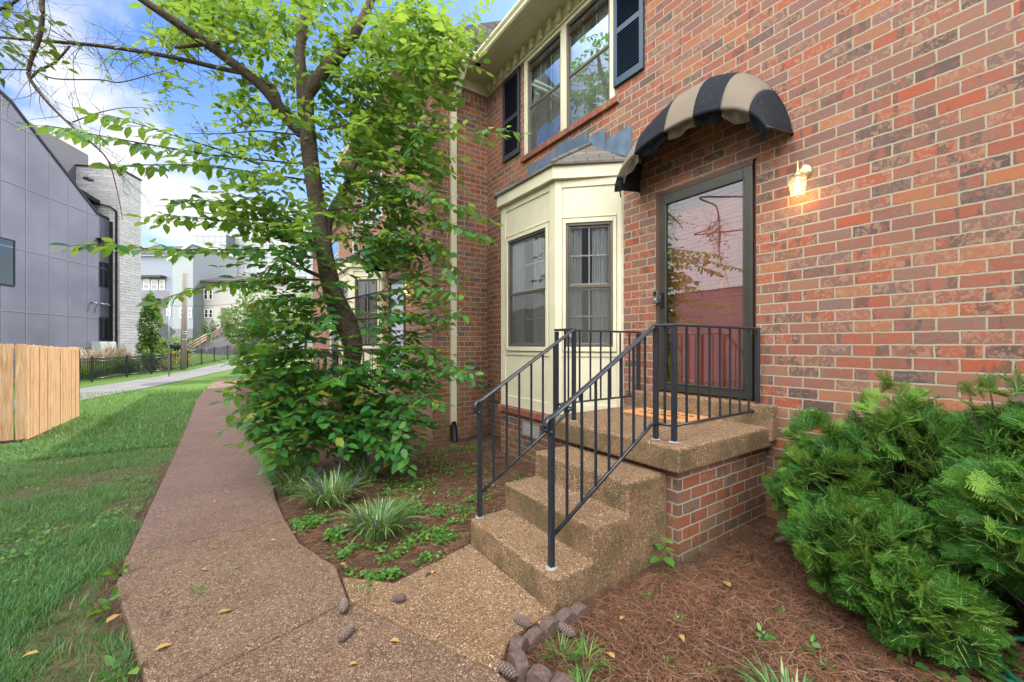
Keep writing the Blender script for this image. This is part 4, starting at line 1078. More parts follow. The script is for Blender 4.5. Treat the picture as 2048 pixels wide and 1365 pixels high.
for r_ in range(rows-1):
    for t in range(4):
        a = r_*5+t; T += [(a+1, a, a+5), (a+1, a+5, a+6)]
al = npmesh('alley_road', Vn, T, M['asphalt'], smooth=True); tag(al, kind='structure')
# ============================================================ FOLIAGE KIT
LT = np.array([(0,0,0),(.28,.235,.045),(.30,0,0),(.28,-.235,.045),(.64,.215,.03),(.65,0,-.015),(.64,-.215,.03),(1,0,-.07)], float)
LF = np.array([(0,2,1),(0,3,2),(1,2,5),(1,5,4),(2,3,6),(2,6,5),(4,5,7),(5,6,7)])
def spray_leaves(P0, D, L, ll, rs, dens=.045, droop=.25, spread=1.0, up=None, hang=0.0):
    """twig polyline and leaf frames for one shoot"""
    D = D/np.linalg.norm(D); n = max(4, int(L/dens)); k = 6
    side = np.cross(D, [0,0,1.]); side /= max(1e-6, np.linalg.norm(side)); roll = rs.normal(0, .25)
    upv = np.cross(side, D); side = side*math.cos(roll)+upv*math.sin(roll); upv = np.cross(side, D)
    t = np.linspace(0, 1, k)
    bend = rs.normal(0, .12)
    tw = P0+np.outer(t*L, D)+np.outer((t**2)*L*bend, side)+np.outer(t**2*L*-droop, [0,0,1.])
    tl = (np.arange(n)+.6)/n
    pos = P0+np.outer(tl*L, D)+np.outer((tl**2)*L*bend, side)+np.outer(tl**2*L*-droop, [0,0,1.])
    sg = np.where(np.arange(n) % 2 == 0, 1., -1.)
    ax = nrm(D[None]*(.45+.25*rs.random((n,1)))+side[None]*sg[:, None]*spread+rs.normal(0,.16,(n,3))-np.array([0,0,1.])*(.18+hang+.25*rs.random((n,1))))
    ax[-1] = nrm((D+rs.normal(0,.1,3))[None])[0]
    zz = nrm(upv[None]+rs.normal(0,.28,(n,3))); ay = nrm(np.cross(zz, ax)); az = np.cross(ax, ay)
    sz = ll*(.55+.6*rs.random(n))*np.minimum(1, .65+.9*(1-np.abs(tl-.4)))
    return tw, pos, ax, ay, az, sz
class Foliage:
    def __init__(s): s.tw = []; s.tr = []; s.L = []
    def spray(s, P0, D, L, ll, rs, r=.003, **kw):
        tw, *lf = spray_leaves(np.array(P0, float), np.array(D, float), L, ll, rs, **kw)
        s.tw.append(tw); s.tr.append(np.linspace(r, r*.35, len(tw))); s.L.append(lf)
    def mesh(s):
        cat = [np.concatenate([l[i] for l in s.L]) for i in range(5)]
        return stamp(LT, LF, *cat)
def bough(f, pts, ll, rs, n, Ls=(.25,.5), r0=.012, start=.25, droop=.15, tipL=.2, branches=None):
    """branch polyline with alternating shoots in a flat plane"""
    P = np.array([tuple(p) for p in pts], float); seg = np.linalg.norm(np.diff(P, axis=0), axis=1); cum = np.concatenate([[0], np.cumsum(seg)])
    def ev(t):
        d = t*cum[-1]; k = min(len(seg)-1, int(np.searchsorted(cum, d)-1)) if d > 0 else 0; k = max(0, k)
        q = P[k]+(P[k+1]-P[k])*((d-cum[k])/seg[k]); return q, (P[k+1]-P[k])/seg[k]
    ts = np.linspace(0, 1, 12); pl = np.array([ev(t)[0] for t in ts]); f.tw.append(pl); f.tr.append(np.linspace(r0, .003, 12))
    for i in range(n):
        t = start+(1-start)*(i+.5)/n; q, d = ev(t); side = np.cross(d, [0,0,1.]); side /= np.linalg.norm(side)+1e-9
        sg = 1 if i % 2 else -1
        D = d*.75+side*sg*(.55+.3*rs.random())+np.array([0,0,rs.normal(.02,.12)])
        f.spray(q, D, rs.uniform(*Ls)*(1.1-.35*t), ll, rs, droop=droop, hang=.45)
    q, d = ev(1.0); f.spray(q-d*.02, d, tipL, ll, rs, droop=droop, hang=.45)
    # leaves straight on the bough, outer part
    q, d = ev(.45); 
# ============================================================ MAIN TREE
rs = np.random.default_rng(11)
tree = thing('shade_tree', 'leaning leafy tree with large oval leaves in the bed between the walkway and the houses', 'tree', (1.17, 5.25, -.15))
tk = MB()
def limb(mb, pts, rad, n=10, sub=5):
    P = [Vector(p) for p in pts]; out = []; rr = []
    for i in range(len(P)-1):
        p0, p1, p2, p3 = P[max(0,i-1)], P[i], P[i+1], P[min(len(P)-1,i+2)]
        for k in range(sub):
            t = k/sub; out.append(.5*((2*p1)+(p2-p0)*t+(2*p0-5*p1+4*p2-p3)*t*t+(3*p1-p0-3*p2+p3)*t**3)); rr.append(rad[i]+(rad[i+1]-rad[i])*t)
    out.append(P[-1]); rr.append(rad[-1])
    rr = [r_*(1+.07*noise.noise(p*3.1)) for r_, p in zip(rr, out)]
    mb.tube(out, rr, n=n); return out
limb(tk, [at(716,945,5.0), at(706,860,5.0), at(700,760,5.0), at(706,690,5.0), at(688,640,4.98), at(664,580,4.95), at(648,500,4.93), at(636,420,4.9), at(622,330,4.9), at(612,230,4.9), at(610,170,4.9)],
     [.13,.11,.105,.115,.135,.11,.10,.096,.092,.092,.096], n=14)
tk.add([tuple(at(706,668,4.95)+Vector((math.cos(a)*.085*math.cos(b), math.sin(a)*.085*math.cos(b), math.sin(b)*.10))) for b in (-1.4,-.7,0,.7,1.4) for a in [2*math.pi*k/10 for k in range(10)]],
       [(i*10+j, i*10+(j+1) % 10, (i+1)*10+(j+1) % 10, (i+1)*10+j) for i in range(4) for j in range(10)], 0, True)
limb(tk, [at(610,190,4.9), at(600,120,4.9), at(608,40,4.95), at(618,-60,5.0), at(610,-180,5.1)], [.075,.06,.05,.045,.035])
limb(tk, [at(612,190,4.9), at(650,140,4.9), at(690,95,5.0), at(725,40,5.1), at(760,-40,5.3), at(800,-120,5.5)], [.08,.075,.065,.055,.045,.035])
limb(tk, [at(605,265,4.9), at(570,230,4.8), at(525,175,4.6), at(450,115,4.4), at(380,65,4.2), at(300,10,4.0), at(200,-60,3.8)], [.085,.075,.055,.048,.042,.036,.028])
limb(tk, [at(560,215,4.8), at(545,175,4.75), at(500,150,4.7), at(440,137,4.6), at(330,112,4.4), at(200,92,4.2), at(60,80,4.0), at(-60,70,3.9)], [.04,.035,.03,.026,.022,.018,.013,.009], n=7)
limb(tk, [at(655,480,4.93), at(660,430,4.95), at(690,375,5.0), at(710,330,5.1), at(745,290,5.2)], [.05,.045,.038,.028,.018], n=8)
limb(tk, [at(646,520,4.93), at(610,470,4.8), at(560,430,4.7), at(520,415,4.6)], [.03,.022,.015,.01], n=7)
limb(tk, [at(655,560,4.93), at(610,540,4.8), at(560,515,4.6)], [.03,.022,.014], n=7)
limb(tk, [at(440,85,4.35), at(400,90,4.3), at(350,95,4.25)], [.022,.02,.016], n=7)
limb(tk, [at(700,880,4.98), at(640,860,4.8), at(560,850,4.6)], [.02,.014,.008], n=6)
trunk = tk.build('trunk', M['bark'], tree)
f = Foliage()
B = lambda *p: [at(*q) for q in p]
boughs = [
 (B((622,330,4.9),(520,320,4.5),(420,310,4.0),(300,290,3.5),(200,272,3.05),(115,255,2.75)), 17, (.16,.42)),
 (B((520,330,4.5),(440,300,4.1),(350,272,3.7),(235,235,3.3)), 12, (.12,.26)),
 (B((610,360,4.9),(540,350,4.5),(440,335,4.1),(370,330,3.8),(280,330,3.4)), 12, (.2,.4)),
 (B((630,430,4.9),(540,420,4.5),(440,405,4.2),(375,400,3.95)), 13, (.2,.42)),
 (B((636,470,4.9),(540,450,4.5),(430,440,4.1),(330,432,3.8)), 14, (.18,.4)),
 (B((645,520,4.9),(560,500,4.5),(440,500,4.0),(320,500,3.5),(200,490,3.1)), 18, (.16,.42)),
 (B((650,560,4.9),(560,560,4.5),(450,565,4.1),(350,590,3.8)), 13, (.2,.42)),
 (B((655,600,4.9),(620,600,4.6),(580,600,4.4),(545,600,4.3)), 10, (.2,.45)),
 (B((640,260,4.9),(740,245,4.8),(850,255,4.6),(960,262,4.4),(1015,262,4.3)), 14, (.14,.34)),
 (B((650,350,4.9),(760,360,4.8),(860,395,4.6),(950,425,4.5)), 15, (.2,.45)),
 (B((655,420,4.9),(770,410,4.8),(880,440,4.6),(960,472,4.5)), 14, (.18,.4)),
 (B((670,480,4.9),(780,470,4.7),(860,490,4.6),(900,540,4.5)), 12, (.2,.4)),
 (B((690,600,4.9),(780,580,4.7),(850,575,4.5),(905,585,4.4)), 12, (.16,.36)),
 (B((700,640,4.9),(790,635,4.7),(860,635,4.55),(908,630,4.5)), 12, (.16,.34)),
 (B((705,690,4.9),(780,690,4.7),(850,700,4.5),(930,748,4.4)), 15, (.16,.36)),
 (B((705,760,4.9),(770,750,4.6),(830,745,4.4),(920,745,4.3)), 12, (.14,.30)),
 (B((705,800,4.9),(760,790,4.6),(820,790,4.4),(868,800,4.3)), 12, (.16,.36)),
 (B((705,840,4.9),(740,850,4.5),(770,880,4.3),(800,912,4.2)), 14, (.16,.36)),
 (B((700,820,4.9),(640,820,4.5),(580,830,4.3),(520,850,4.2)), 13, (.18,.4)),
 (B((700,760,4.9),(620,770,4.5),(540,800,4.3),(480,790,4.2)), 13, (.18,.4)),
 (B((700,720,4.9),(630,700,4.5),(560,700,4.3),(510,690,4.3)), 13, (.2,.4)),
 (B((690,660,4.9),(630,650,4.6),(580,652,4.4),(530,650,4.3)), 12, (.2,.4)),
]
for pts, n_, Ls in boughs: bough(f, pts, .135, rs, n_, Ls)
LEAFL = .135
def cloud(c, rx, ry, rz, n, Ls=(.25,.5), ll=LEAFL, centre=None, droop=.25, outb=.7):
    px, py, Z = c; k = 0
    cen = at(*(centre or (640, py, 4.9)))
    while k < n:
        a = rs.normal(0, .5, 3)
        if np.linalg.norm(a) > 1.15: continue
        p = at(px+a[0]*rx, py+a[1]*ry, Z+a[2]*rz)
        o = np.array(p-cen); o[2] *= .2; o = o/(np.linalg.norm(o)+.01)
        D = o*outb+np.array([rs.normal(0,.6), rs.normal(0,.6), rs.normal(.02,.22)])
        f.spray(p, D, rs.uniform(*Ls), ll, rs, droop=droop); k += 1
cloud((600, 40, 5.1), 260, 150, .9, 190); cloud((760, 130, 5.2), 150, 140, .8, 150); cloud((860, 90, 5.2), 90, 110, .6, 60)
cloud((470, 30, 4.7), 130, 100, .6, 70); cloud((620, -130, 5.2), 300, 90, 1.0, 90)
cloud((720, 270, 5.1), 160, 100, .7, 125); cloud((760, 340, 5.0), 105, 90, .6, 78); cloud((540, 230, 4.9), 90, 90, .5, 55)
cloud((745, 450, 5.0), 100, 80, .6, 82); cloud((560, 420, 4.6), 110, 100, .5, 75); cloud((580, 520, 4.5), 75, 80, .5, 50)
cloud((625, 620, 4.7), 70, 60, .5, 26); cloud((770, 520, 5.0), 100, 60, .5, 45); cloud((790, 610, 4.9), 90, 60, .5, 30)
cloud((650, 780, 4.7), 150, 100, .45, 160, ll=.15, Ls=(.25,.5), droop=.3); cloud((590, 710, 4.6), 85, 70, .4, 75); cloud((720, 850, 4.6), 100, 60, .4, 75, ll=.15, Ls=(.2,.42), droop=.35)
cloud((590, 850, 4.5), 90, 60, .35, 80, ll=.15, Ls=(.2,.4), droop=.35); cloud((800, 720, 4.8), 90, 80, .4, 55); cloud((380, 190, 4.3), 60, 50, .3, 10, ll=.075); cloud((250,110,4.2), 60, 40, .3, 4, ll=.06)
V1, T1 = f.mesh(); Vt, Tt = strips(f.tw, f.tr, 4)
crown = npmesh('crown', V1, T1, M['leaf'], tree, smooth=True)
npmesh('twig', Vt, Tt, M['twig'], trunk, smooth=True)
# bare twigs on the long limb
def twigs(starts, rs, n, depth=2, L=(.25,.7), bias=(0,0,0), r=.004):
    polys, rads = [], []
    def grow(p, d, L_, r_, dep):
        k = 7; P = [p]; dd = d/np.linalg.norm(d)
        for i in range(k): 
            dd = dd+rs.normal(0,.14,3)+np.array(bias)*.08; dd /= np.linalg.norm(dd); P.append(P[-1]+dd*L_/k)
        polys.append(np.array(P)); rads.append(np.linspace(r_, r_*.3, k+1))
        if dep > 0:
            for j in (2, 3, 5, 6):
                if rs.random() < .62:
                    nd = dd*.6+rs.normal(0,.6,3); grow(P[j], nd, L_*rs.uniform(.35,.7), r_*.55, dep-1)
    for i in range(n):
        a, b = starts[rs.integers(len(starts))]; t = rs.random(); p = np.array(a)*(1-t)+np.array(b)*t
        d = rs.normal(0,.6,3)+np.array(bias); grow(p, d, rs.uniform(*L), r, depth)
    return strips(polys, rads, 3)
lm = B((440,137,4.6),(330,112,4.4),(200,92,4.2),(60,80,4.0)); seg = list(zip(lm[:-1], lm[1:]))
seg2 = list(zip(B((525,175,4.6),(450,115,4.4),(380,65,4.2)), B((450,115,4.4),(380,65,4.2),(300,10,4.0))))
Va, Ta = twigs(seg, rs, 34, 2, (.3,.75)); Vb, Tb = twigs(seg2, rs, 14, 1, (.25,.5)); 
lm3 = B((600,270,4.85),(520,262,4.7),(440,268,4.5),(370,268,4.4)); Vc, Tc = strips([np.array([tuple(p) for p in lm3])], [[.011,.009,.006,.003]], 5)
Vd, Td = twigs(list(zip(lm3[:-1], lm3[1:])), rs, 10, 2, (.15,.35), bias=(0,0,-.4), r=.003)
Vj, Tj, _ = join_np([(Va,Ta,0),(Vb,Tb,0),(Vc,Tc,0),(Vd,Td,0)])
npmesh('bare_twig', Vj, Tj, M['twig'], trunk)
# ============================================================ OVERHANGING TREE (trunk left of the frame)
ot = thing('overhanging_tree', 'tree outside the left edge whose dark bare branches hang into the top left sky', 'tree', (-3.6, 1.0, 0))
tk = MB()
top = Vector((-3.3, 1.6, 4.0))
limb(tk, [Vector((-3.6,1.0,-.1)), Vector((-3.55,1.1,1.5)), Vector((-3.45,1.3,3.0)), top, Vector((-3.0,2.1,5.2)), Vector((-2.4,2.6,6.2))], [.22,.17,.15,.13,.10,.06], n=12)
lA = [top, at(-60,-160,3.3), at(70,-70,3.25), at(84,10,3.2), at(80,70,3.2), at(60,128,3.2), at(60,158,3.2), at(95,205,3.2), at(135,245,3.2), at(175,280,3.15), at(215,320,3.15), at(235,385,3.1), at(245,440,3.1)]
limb(tk, lA, [.020,.020,.018,.017,.016,.014,.012,.010,.009,.007,.005,.003,.002], n=7)
lB = [top, at(-150,40,3.4), at(-40,30,3.3), at(20,10,3.25), at(60,-20,3.2)]
limb(tk, lB, [.018,.016,.014,.011,.008], n=6)
lC = [at(60,160,3.2), at(75,143,3.2), at(110,125,3.2), at(140,92,3.2)]
limb(tk, lC, [.007,.009,.009,.008], n=6)
limb(tk, [at(-30,140,3.3), at(60,141,3.2), at(110,158,3.2), at(200,160,3.3), at(240,165,3.3), at(300,150,3.4), at(335,140,3.4)], [.006,.005,.005,.005,.005,.004,.003], n=5)
limb(tk, [at(145,245,3.2), at(190,228,3.2), at(240,217,3.2), at(286,215,3.2)], [.005,.004,.003,.002], n=5)
otr = tk.build('trunk', M['bark'], ot)
seg = list(zip(lA[2:-1], lA[3:])); Va, Ta = twigs(seg, rs, 26, 2, (.15,.42), bias=(.25,.1,-.25), r=.0032)
seg = list(zip(lB[1:-1], lB[2:])); Vb, Tb = twigs(seg, rs, 16, 2, (.3,.6), bias=(.3,.2,-.1), r=.004)
# higher bare growth, also mirrored in the door glass
seg = [(top, Vector((-2.6,3.6,4.6))), (Vector((-3.0,2.1,5.2)), Vector((-2.4,4.4,5.6)))]
lim2 = strips([np.array([tuple(a*(1-t)+b*t+Vector((0,0,.15*math.sin(t*5)))) for t in np.linspace(0,1,8)]) for a, b in seg], [np.linspace(.018,.007,8)]*2, 6)
Vc, Tc = twigs(seg, rs, 30, 2, (.5,1.2), bias=(.1,.2,.05), r=.007)
Vj, Tj, _ = join_np([(Va,Ta,0),(Vb,Tb,0),(Vc,Tc,0),(lim2[0],lim2[1],0)]); npmesh('bare_twig', Vj, Tj, M['twig'], otr)
f = Foliage()
def cloud2(c, rx, ry, rz, n, Ls, ll, droop=.35):
    for k in range(n):
        a = rs.normal(0,.5,3); p = at(c[0]+a[0]*rx, c[1]+a[1]*ry, c[2]+a[2]*rz)
        f.spray(p, (rs.normal(.5,.4), rs.normal(.2,.4), rs.normal(-.15,.25)), rs.uniform(*Ls), ll, rs, droop=droop, r=.002, dens=.035)
cloud2((0, 20, 3.2), 75, 35, .2, 14, (.15,.32), .085); cloud2((-10,85,3.2), 40, 25, .2, 6, (.12,.25), .08); cloud2((75,105,3.15), 40, 12, .1, 4, (.1,.2), .07)
for k in range(26):   # leafy shoots high on the left, mirrored in the glass
    p = Vector((-3.0,2.4,4.4))+Vector((rs.normal(0,.7), rs.normal(.4,.9), rs.normal(0,.6)))
    u = ray(0, 690)
    if p.x/p.y > u.x/u.y-.03 and p.y > 0: continue
    f.spray(p, (rs.normal(0,.6), rs.normal(.3,.5), rs.normal(-.1,.3)), rs.uniform(.3,.6), .10, rs, r=.003)
V1, T1 = f.mesh(); V2_, T2_ = strips(f.tw, f.tr, 3)
npmesh('crown', V1, T1, M['leaf_o'], ot, smooth=True); npmesh('leaf_twig', V2_, T2_, M['twig'], otr)
# ============================================================ YEW SHRUBS
def yew_template(rs, L=.12):
    polys = []; V, T = [], []
    def needles(p0, d, up, L_, n):
        side = np.cross(d, up); side /= np.linalg.norm(side)
        for i in range(n):
            t = (i+.3)/n
            for sg in (1, -1):
                b = p0+d*L_*t+rs.normal(0,.0005,3); ln = .025*(1-.40*t)*(.85+.3*rs.random())*(.6+.8*min(1, t*4))
                dr = d*.52+side*sg*.9+up*rs.normal(.10,.12); dr /= np.linalg.norm(dr); w_ = np.cross(dr, up); w_ = w_/np.linalg.norm(w_)*.0021
                k = len(V); V.extend([b-w_*.6, b+w_*.6, b+dr*ln*.6+w_, b+dr*ln*.6-w_, b+dr*ln-up*.001]); T.extend([(k,k+1,k+2),(k,k+2,k+3),(k+3,k+2,k+4)])
    X = np.array([1.,0,0]); U = np.array([0,0,1.]); needles(np.zeros(3), X, U, L, 17)
    polys.append((np.zeros(3), X, L))
    for i, t in enumerate((.10,.30,.52)):
        for sg in ((1,-1) if i % 2 else (-1,1))[:2]:
            if rs.random() < .15: continue
            d = np.array([.78, sg*.62, rs.normal(0,.28)]); d /= np.linalg.norm(d); p = X*L*t+np.array([0,0,0]); l2_ = L*(.62-.45*t)*rs.uniform(.7,1.25)+.012
            needles(p, d, U, l2_, int(l2_/.0080)); polys.append((p, d, l2_))
    V = np.array(V); T = np.array(T); nl = len(T)
    sv, st = strips([np.array([p, p+d*l_*.5, p+d*l_]) for p, d, l_ in polys], [[.0024,.0020,.0010]]*len(polys), 3)
    return np.concatenate([V, sv]), np.concatenate([T, st+len(V)]), np.array([0]*nl+[1]*len(st))
YT = [yew_template(np.random.default_rng(s_)) for s_ in range(5)]
M['yewstem'] = simple('yew_stem', (.20,.30,.06), .7, var=.3)
def yew(name, label, blobs, base, rs, per=2.1, sc=(.9,1.5), group=None):
    root = thing(name, label, 'shrub', base, group=group); parts = []
    cen0 = np.array(base, float); tot = []; lim = []
    for (c, r3, n) in blobs:
        c = np.array(c); r3 = np.array(r3); n = int(n*per)
        a = nrm(rs.normal(0,1,(n,3))); a[:, 2] = np.abs(a[:, 2])*np.where(rs.random(n) < .72, 1, -1); rad = rs.uniform(.62,1.0,n)**.6
        lump = np.array([1+.30*noise.noise(Vector(tuple(v*2.6+c*3))) for v in a]); pos = c+a*r3*(rad*lump)[:, None]
        out = nrm(a*np.array([1,1,.6])+np.array([-.1,.05,.38])+rs.normal(0,.42,(n,3)))
        tot.append((pos, out))
        for _ in range(int(n/14)):
            i = rs.integers(n); e = pos[i]; m_ = (cen0+e)/2+rs.normal(0,.05,3)+np.array([0,0,.05]); lim.append(np.array([cen0+rs.normal(0,.05,3)*[1,1,0], m_, e]))
    pos = np.concatenate([t[0] for t in tot]); out = np.concatenate([t[1] for t in tot]); n = len(pos)
    upv = nrm(np.array([-.35,-.25,1.])[None]+rs.normal(0,.55,(n,3))); ay = nrm(np.cross(upv, out)); az = np.cross(out, ay)
    sz = rs.uniform(*sc, n)
    which = rs.integers(0, 5, n); P = []
    for k in range(5):
        m_ = which == k
        if not m_.any(): continue
        tv, tt, mi = YT[k]; start = pos[m_]-out[m_]*(.07*sz[m_])[:, None]
        Vv, Tt_ = stamp(tv, tt, start, out[m_], ay[m_], az[m_], sz[m_]); P.append((Vv, Tt_, np.tile(mi, m_.sum())))
    tin = []
    for k in range(5):
        nk = int((which == k).sum()); pz = pos[which == k]
        base_t = np.clip(.5+.24*rs.normal(0,1,nk)+.25*np.array([noise.noise(Vector(tuple(q*5))) for q in pz]), 0, .975) if nk else np.zeros(0)
        if nk: tin.append(np.repeat(base_t, len(YT[k][0])))
    Vs = np.concatenate([p[0] for p in P]); b = 0; Ts = []
    for p in P: Ts.append(p[1]+b); b += len(p[0])
    fo = npmesh('foliage', Vs, np.concatenate(Ts), [M['yew'], M['yewstem']], root, midx=np.concatenate([p[2] for p in P]))
    at__ = fo.data.attributes.new('tint', 'FLOAT', 'POINT'); at__.data.foreach_set('value', np.concatenate(tin).astype(np.float32))
    sv, st = strips(lim, [[.009,.006,.003]]*len(lim), 4); npmesh('stem', sv, st, M['twig'], root)
    return root
rs = np.random.default_rng(5)
yew('yew_shrub', 'feathery dark green yew shrub nearest the stoop, against the brick wall', [((3.20,1.0,.44),(.36,.34,.42),190),((3.38,.66,.66),(.30,.42,.40),230),((2.88,.76,.32),(.36,.32,.28),200),((2.72,.52,.22),(.28,.26,.20),110),((3.45,.75,.98),(.14,.2,.24),14),((3.3,1.1,.8),(.2,.2,.2),14)], (3.2,.8,0), rs, sc=(.85,1.35), group='yew shrubs under the brick wall')
yew('yew_shrub', 'feathery yew shrub cut by the right edge, with the green hose under it', [((3.36,.10,.76),(.34,.42,.40),240),((3.05,.14,.60),(.42,.38,.32),240),((3.45,.0,.32),(.3,.5,.3),120),((3.4,-.8,.6),(.45,.6,.5),150),((3.3,.25,1.1),(.2,.25,.2),16)], (3.2,.1,0), rs, sc=(.85,1.35), group='yew shrubs under the brick wall')
yew('yew_shrub', 'dark green shrub beside the far part of the walkway', [((.95,11.6,.28),(.5,.9,.55),200)], (.95,11.6,-.27), rs, sc=(1.6,2.4))
yew('yew_shrub', 'low dark green shrub farthest along the walkway, before the alley', [((.85,15.2,.15),(.5,1.1,.45),150)], (.85,15.2,-.27), rs, sc=(1.6,2.4))
# dried red plant at the far walkway edge
dr = thing('dried_plant', 'rust red dried stalk standing at the far right edge of the walkway', 'plant', (.34,11.9,-.27)); f = Foliage()
for k in range(9):
    f.spray((.40+rs.normal(0,.03), 11.9+rs.normal(0,.03), -.2+k*.11), (rs.normal(0,.6), rs.normal(0,.3), .5), .14, .07, rs, droop=.8, dens=.02)
V1, T1 = f.mesh(); V2_, T2_ = strips(f.tw+[np.array([[.36,11.9,-.3],[.40,11.9,.3],[.38,11.9,.85]])], f.tr+[[.012,.009,.005]], 4)
npmesh('leaves', V1, T1, M['redplant'], dr); npmesh('stem', V2_, T2_, M['redplant'], dr)
# ============================================================ LIRIOPE CLUMPS
def blades(n, base, rad, h, rs, w_=.0045, lean=.75, ks=6):
    a = rs.uniform(0, 2*np.pi, n); rr = rad*np.sqrt(rs.random(n)); p = np.stack([rr*np.cos(a), rr*np.sin(a), np.zeros(n)], 1)+np.array(base)
    out = nrm(np.stack([np.cos(a)+rs.normal(0,.5,n), np.sin(a)+rs.normal(0,.5,n), np.zeros(n)], 1)); L = h*rs.uniform(.65,1.25,n); ln = lean*rs.uniform(.5,1.3,n)
    side = np.stack([-out[:,1], out[:,0], np.zeros(n)], 1); t = np.linspace(0, 1, ks)
    Vs = []
    for k, tt in enumerate(t):
        c = p+out*(L*ln*(tt**1.5))[:, None]+np.array([0,0,1.])*(L*(tt*1.05-ln*.72*tt**2.4))[:, None]
        ww = w_*(1-.9*tt**3)*(.6+.6*min(1, tt*3))
        Vs += [c-side*ww, c+side*ww]
    V = np.stack(Vs, 1); tp = []
    for k in range(ks-1): tp += [(2*k, 2*k+1, 2*k+3), (2*k, 2*k+3, 2*k+2)]
    T = np.array(tp)[None]+(np.arange(n)*2*ks)[:, None, None]
    return V.reshape(-1, 3), T.reshape(-1, 3)
def liriope(base, rad, h, n, fl, label, rs):
    t = thing('liriope_clump', label, 'grass clump', base, group='liriope clumps along the walkway')
    V, T = blades(n, base, rad, h, rs); npmesh('blades', V, T, M['liriope'], t)
    if fl:
        Vs, Ts, b = [], [], 0
        for k in range(fl):
            a = rs.uniform(0, 6.28); p = np.array(base)+np.array([math.cos(a), math.sin(a), 0])*rad*rs.uniform(.2,1.1); d = nrm(np.array([[math.cos(a)*.5, math.sin(a)*.5, 1.]]))[0]
            hh = h*rs.uniform(.75,1.0); Vv, Tt_ = strips([np.array([p, p+d*hh])], [[.0018,.0014]], 3); Vs.append(Vv); Ts.append(Tt_+b); b += len(Vv)
            for i in range(34):
                q = p+d*(hh*(.55+.45*i/34)); o = rs.normal(0,1,3); o /= np.linalg.norm(o); r_ = .005; q = q+o*.006
                Vv = q+np.array([[r_,0,0],[-r_,0,0],[0,r_,0],[0,-r_,0],[0,0,r_],[0,0,-r_]]); Tt_ = np.array([(0,2,4),(2,1,4),(1,3,4),(3,0,4),(2,0,5),(1,2,5),(3,1,5),(0,3,5)])
                Vs.append(Vv); Ts.append(Tt_+b); b += 6
        npmesh('flower_spike', np.concatenate(Vs), np.concatenate(Ts), M['purple'], t)
    return t
liriope((.74,4.15,-.06), .17, .34, 330, 9, 'variegated liriope clump with purple spikes at the foot of the leafy tree', rs)
liriope((.52,4.75,-.08), .14, .32, 260, 6, 'liriope clump with purple spikes close to the walkway under the tree', rs)
liriope((.93,3.22,-.03), .15, .30, 330, 2, 'cream striped liriope clump alone in the bed before the steps', rs)
liriope((1.18,4.65,-.07), .14, .32, 200, 5, 'liriope clump partly under the lowest tree branches', rs)
liriope((1.76,.70,-.01), .07, .19, 90, 0, 'small striped liriope tuft in the pine straw at the bottom edge', rs)
lab = ['just past the tree','below the neighbouring iron rail','beside the bend of the walkway','second past the neighbouring rail','pale one spilling on the walkway','before the dark shrubs','beside the dried red stalk','last one near the alley']
for k, yy in enumerate((5.9,6.8,7.7,8.6,9.5,10.3,11.3,12.6)):
    liriope((interp(PR,yy)+.16+.06*(k % 2), yy, G(0,yy)-.02), .18, .36, 190, 3 if k % 2 else 0, 'liriope clump edging the far walkway, '+lab[k], rs)
# ============================================================ LOW GROUND COVER
def in_bed(x, y):
    return x > interp(PR, y)+.02 and not (x > 1.40 and 1.50 < y < 2.99 and x > (1.40 if y > 1.68 and y < 2.68 else 2.33)) and not (x < 1.45 and y > 1.66 and y < 2.52+.0)
def leaflets(pts, size, rs, mat, name, label):
    n = len(pts); pos = np.array(pts); a = rs.uniform(0, 6.28, n)
    ax = nrm(np.stack([np.cos(a), np.sin(a), rs.normal(.1,.3,n)], 1)); up = nrm(np.array([0,0,1.])[None]+rs.normal(0,.35,(n,3))); ay = nrm(np.cross(up, ax)); az = np.cross(ax, ay)
    tv = LT*np.array([1,1.55,1.3]); V, T = stamp(tv, LF, pos, ax, ay, az, size*rs.uniform(.6,1.3,n))
    o = npmesh(name, V, T, mat, loc=tuple(pos.mean(0))); tag(o, label, 'ground cover' if label else None, kind='stuff'); return o
pts = []
cs = [(1.30,2.95,.30),(1.02,2.72,.16),(.78,2.62,.14),(.68,2.95,.12),(.62,3.35,.12),(1.35,3.45,.28),(1.6,4.2,.35),(2.0,4.9,.4),(.5,3.75,.12),(2.3,5.6,.35),(1.25,3.9,.25),(2.3,4.3,.25),(2.6,3.5,.2),(.45,5.3,.1),(1.9,3.5,.2),(1.0,3.6,.3),(1.6,3.1,.25),(2.9,5.4,.25),(1.35,2.85,.2),(.7,2.9,.15)]
while len(pts) < 6500:
    c = cs[rs.integers(len(cs))]; x = c[0]+rs.normal(0,c[2]*.55); y = c[1]+rs.normal(0,c[2]*.55)
    if noise.noise(Vector((x*5, y*5, 7))) < -.05 or not in_bed(x, y) or (x > 1.38 and y < 3.0): continue
    pts.append((x, y, zm(x, y)+rs.uniform(.0,.05)))
leaflets(pts, .026, rs, M['weed'], 'clover_patch', 'low clover and weeds spreading over the mulch left of the steps')
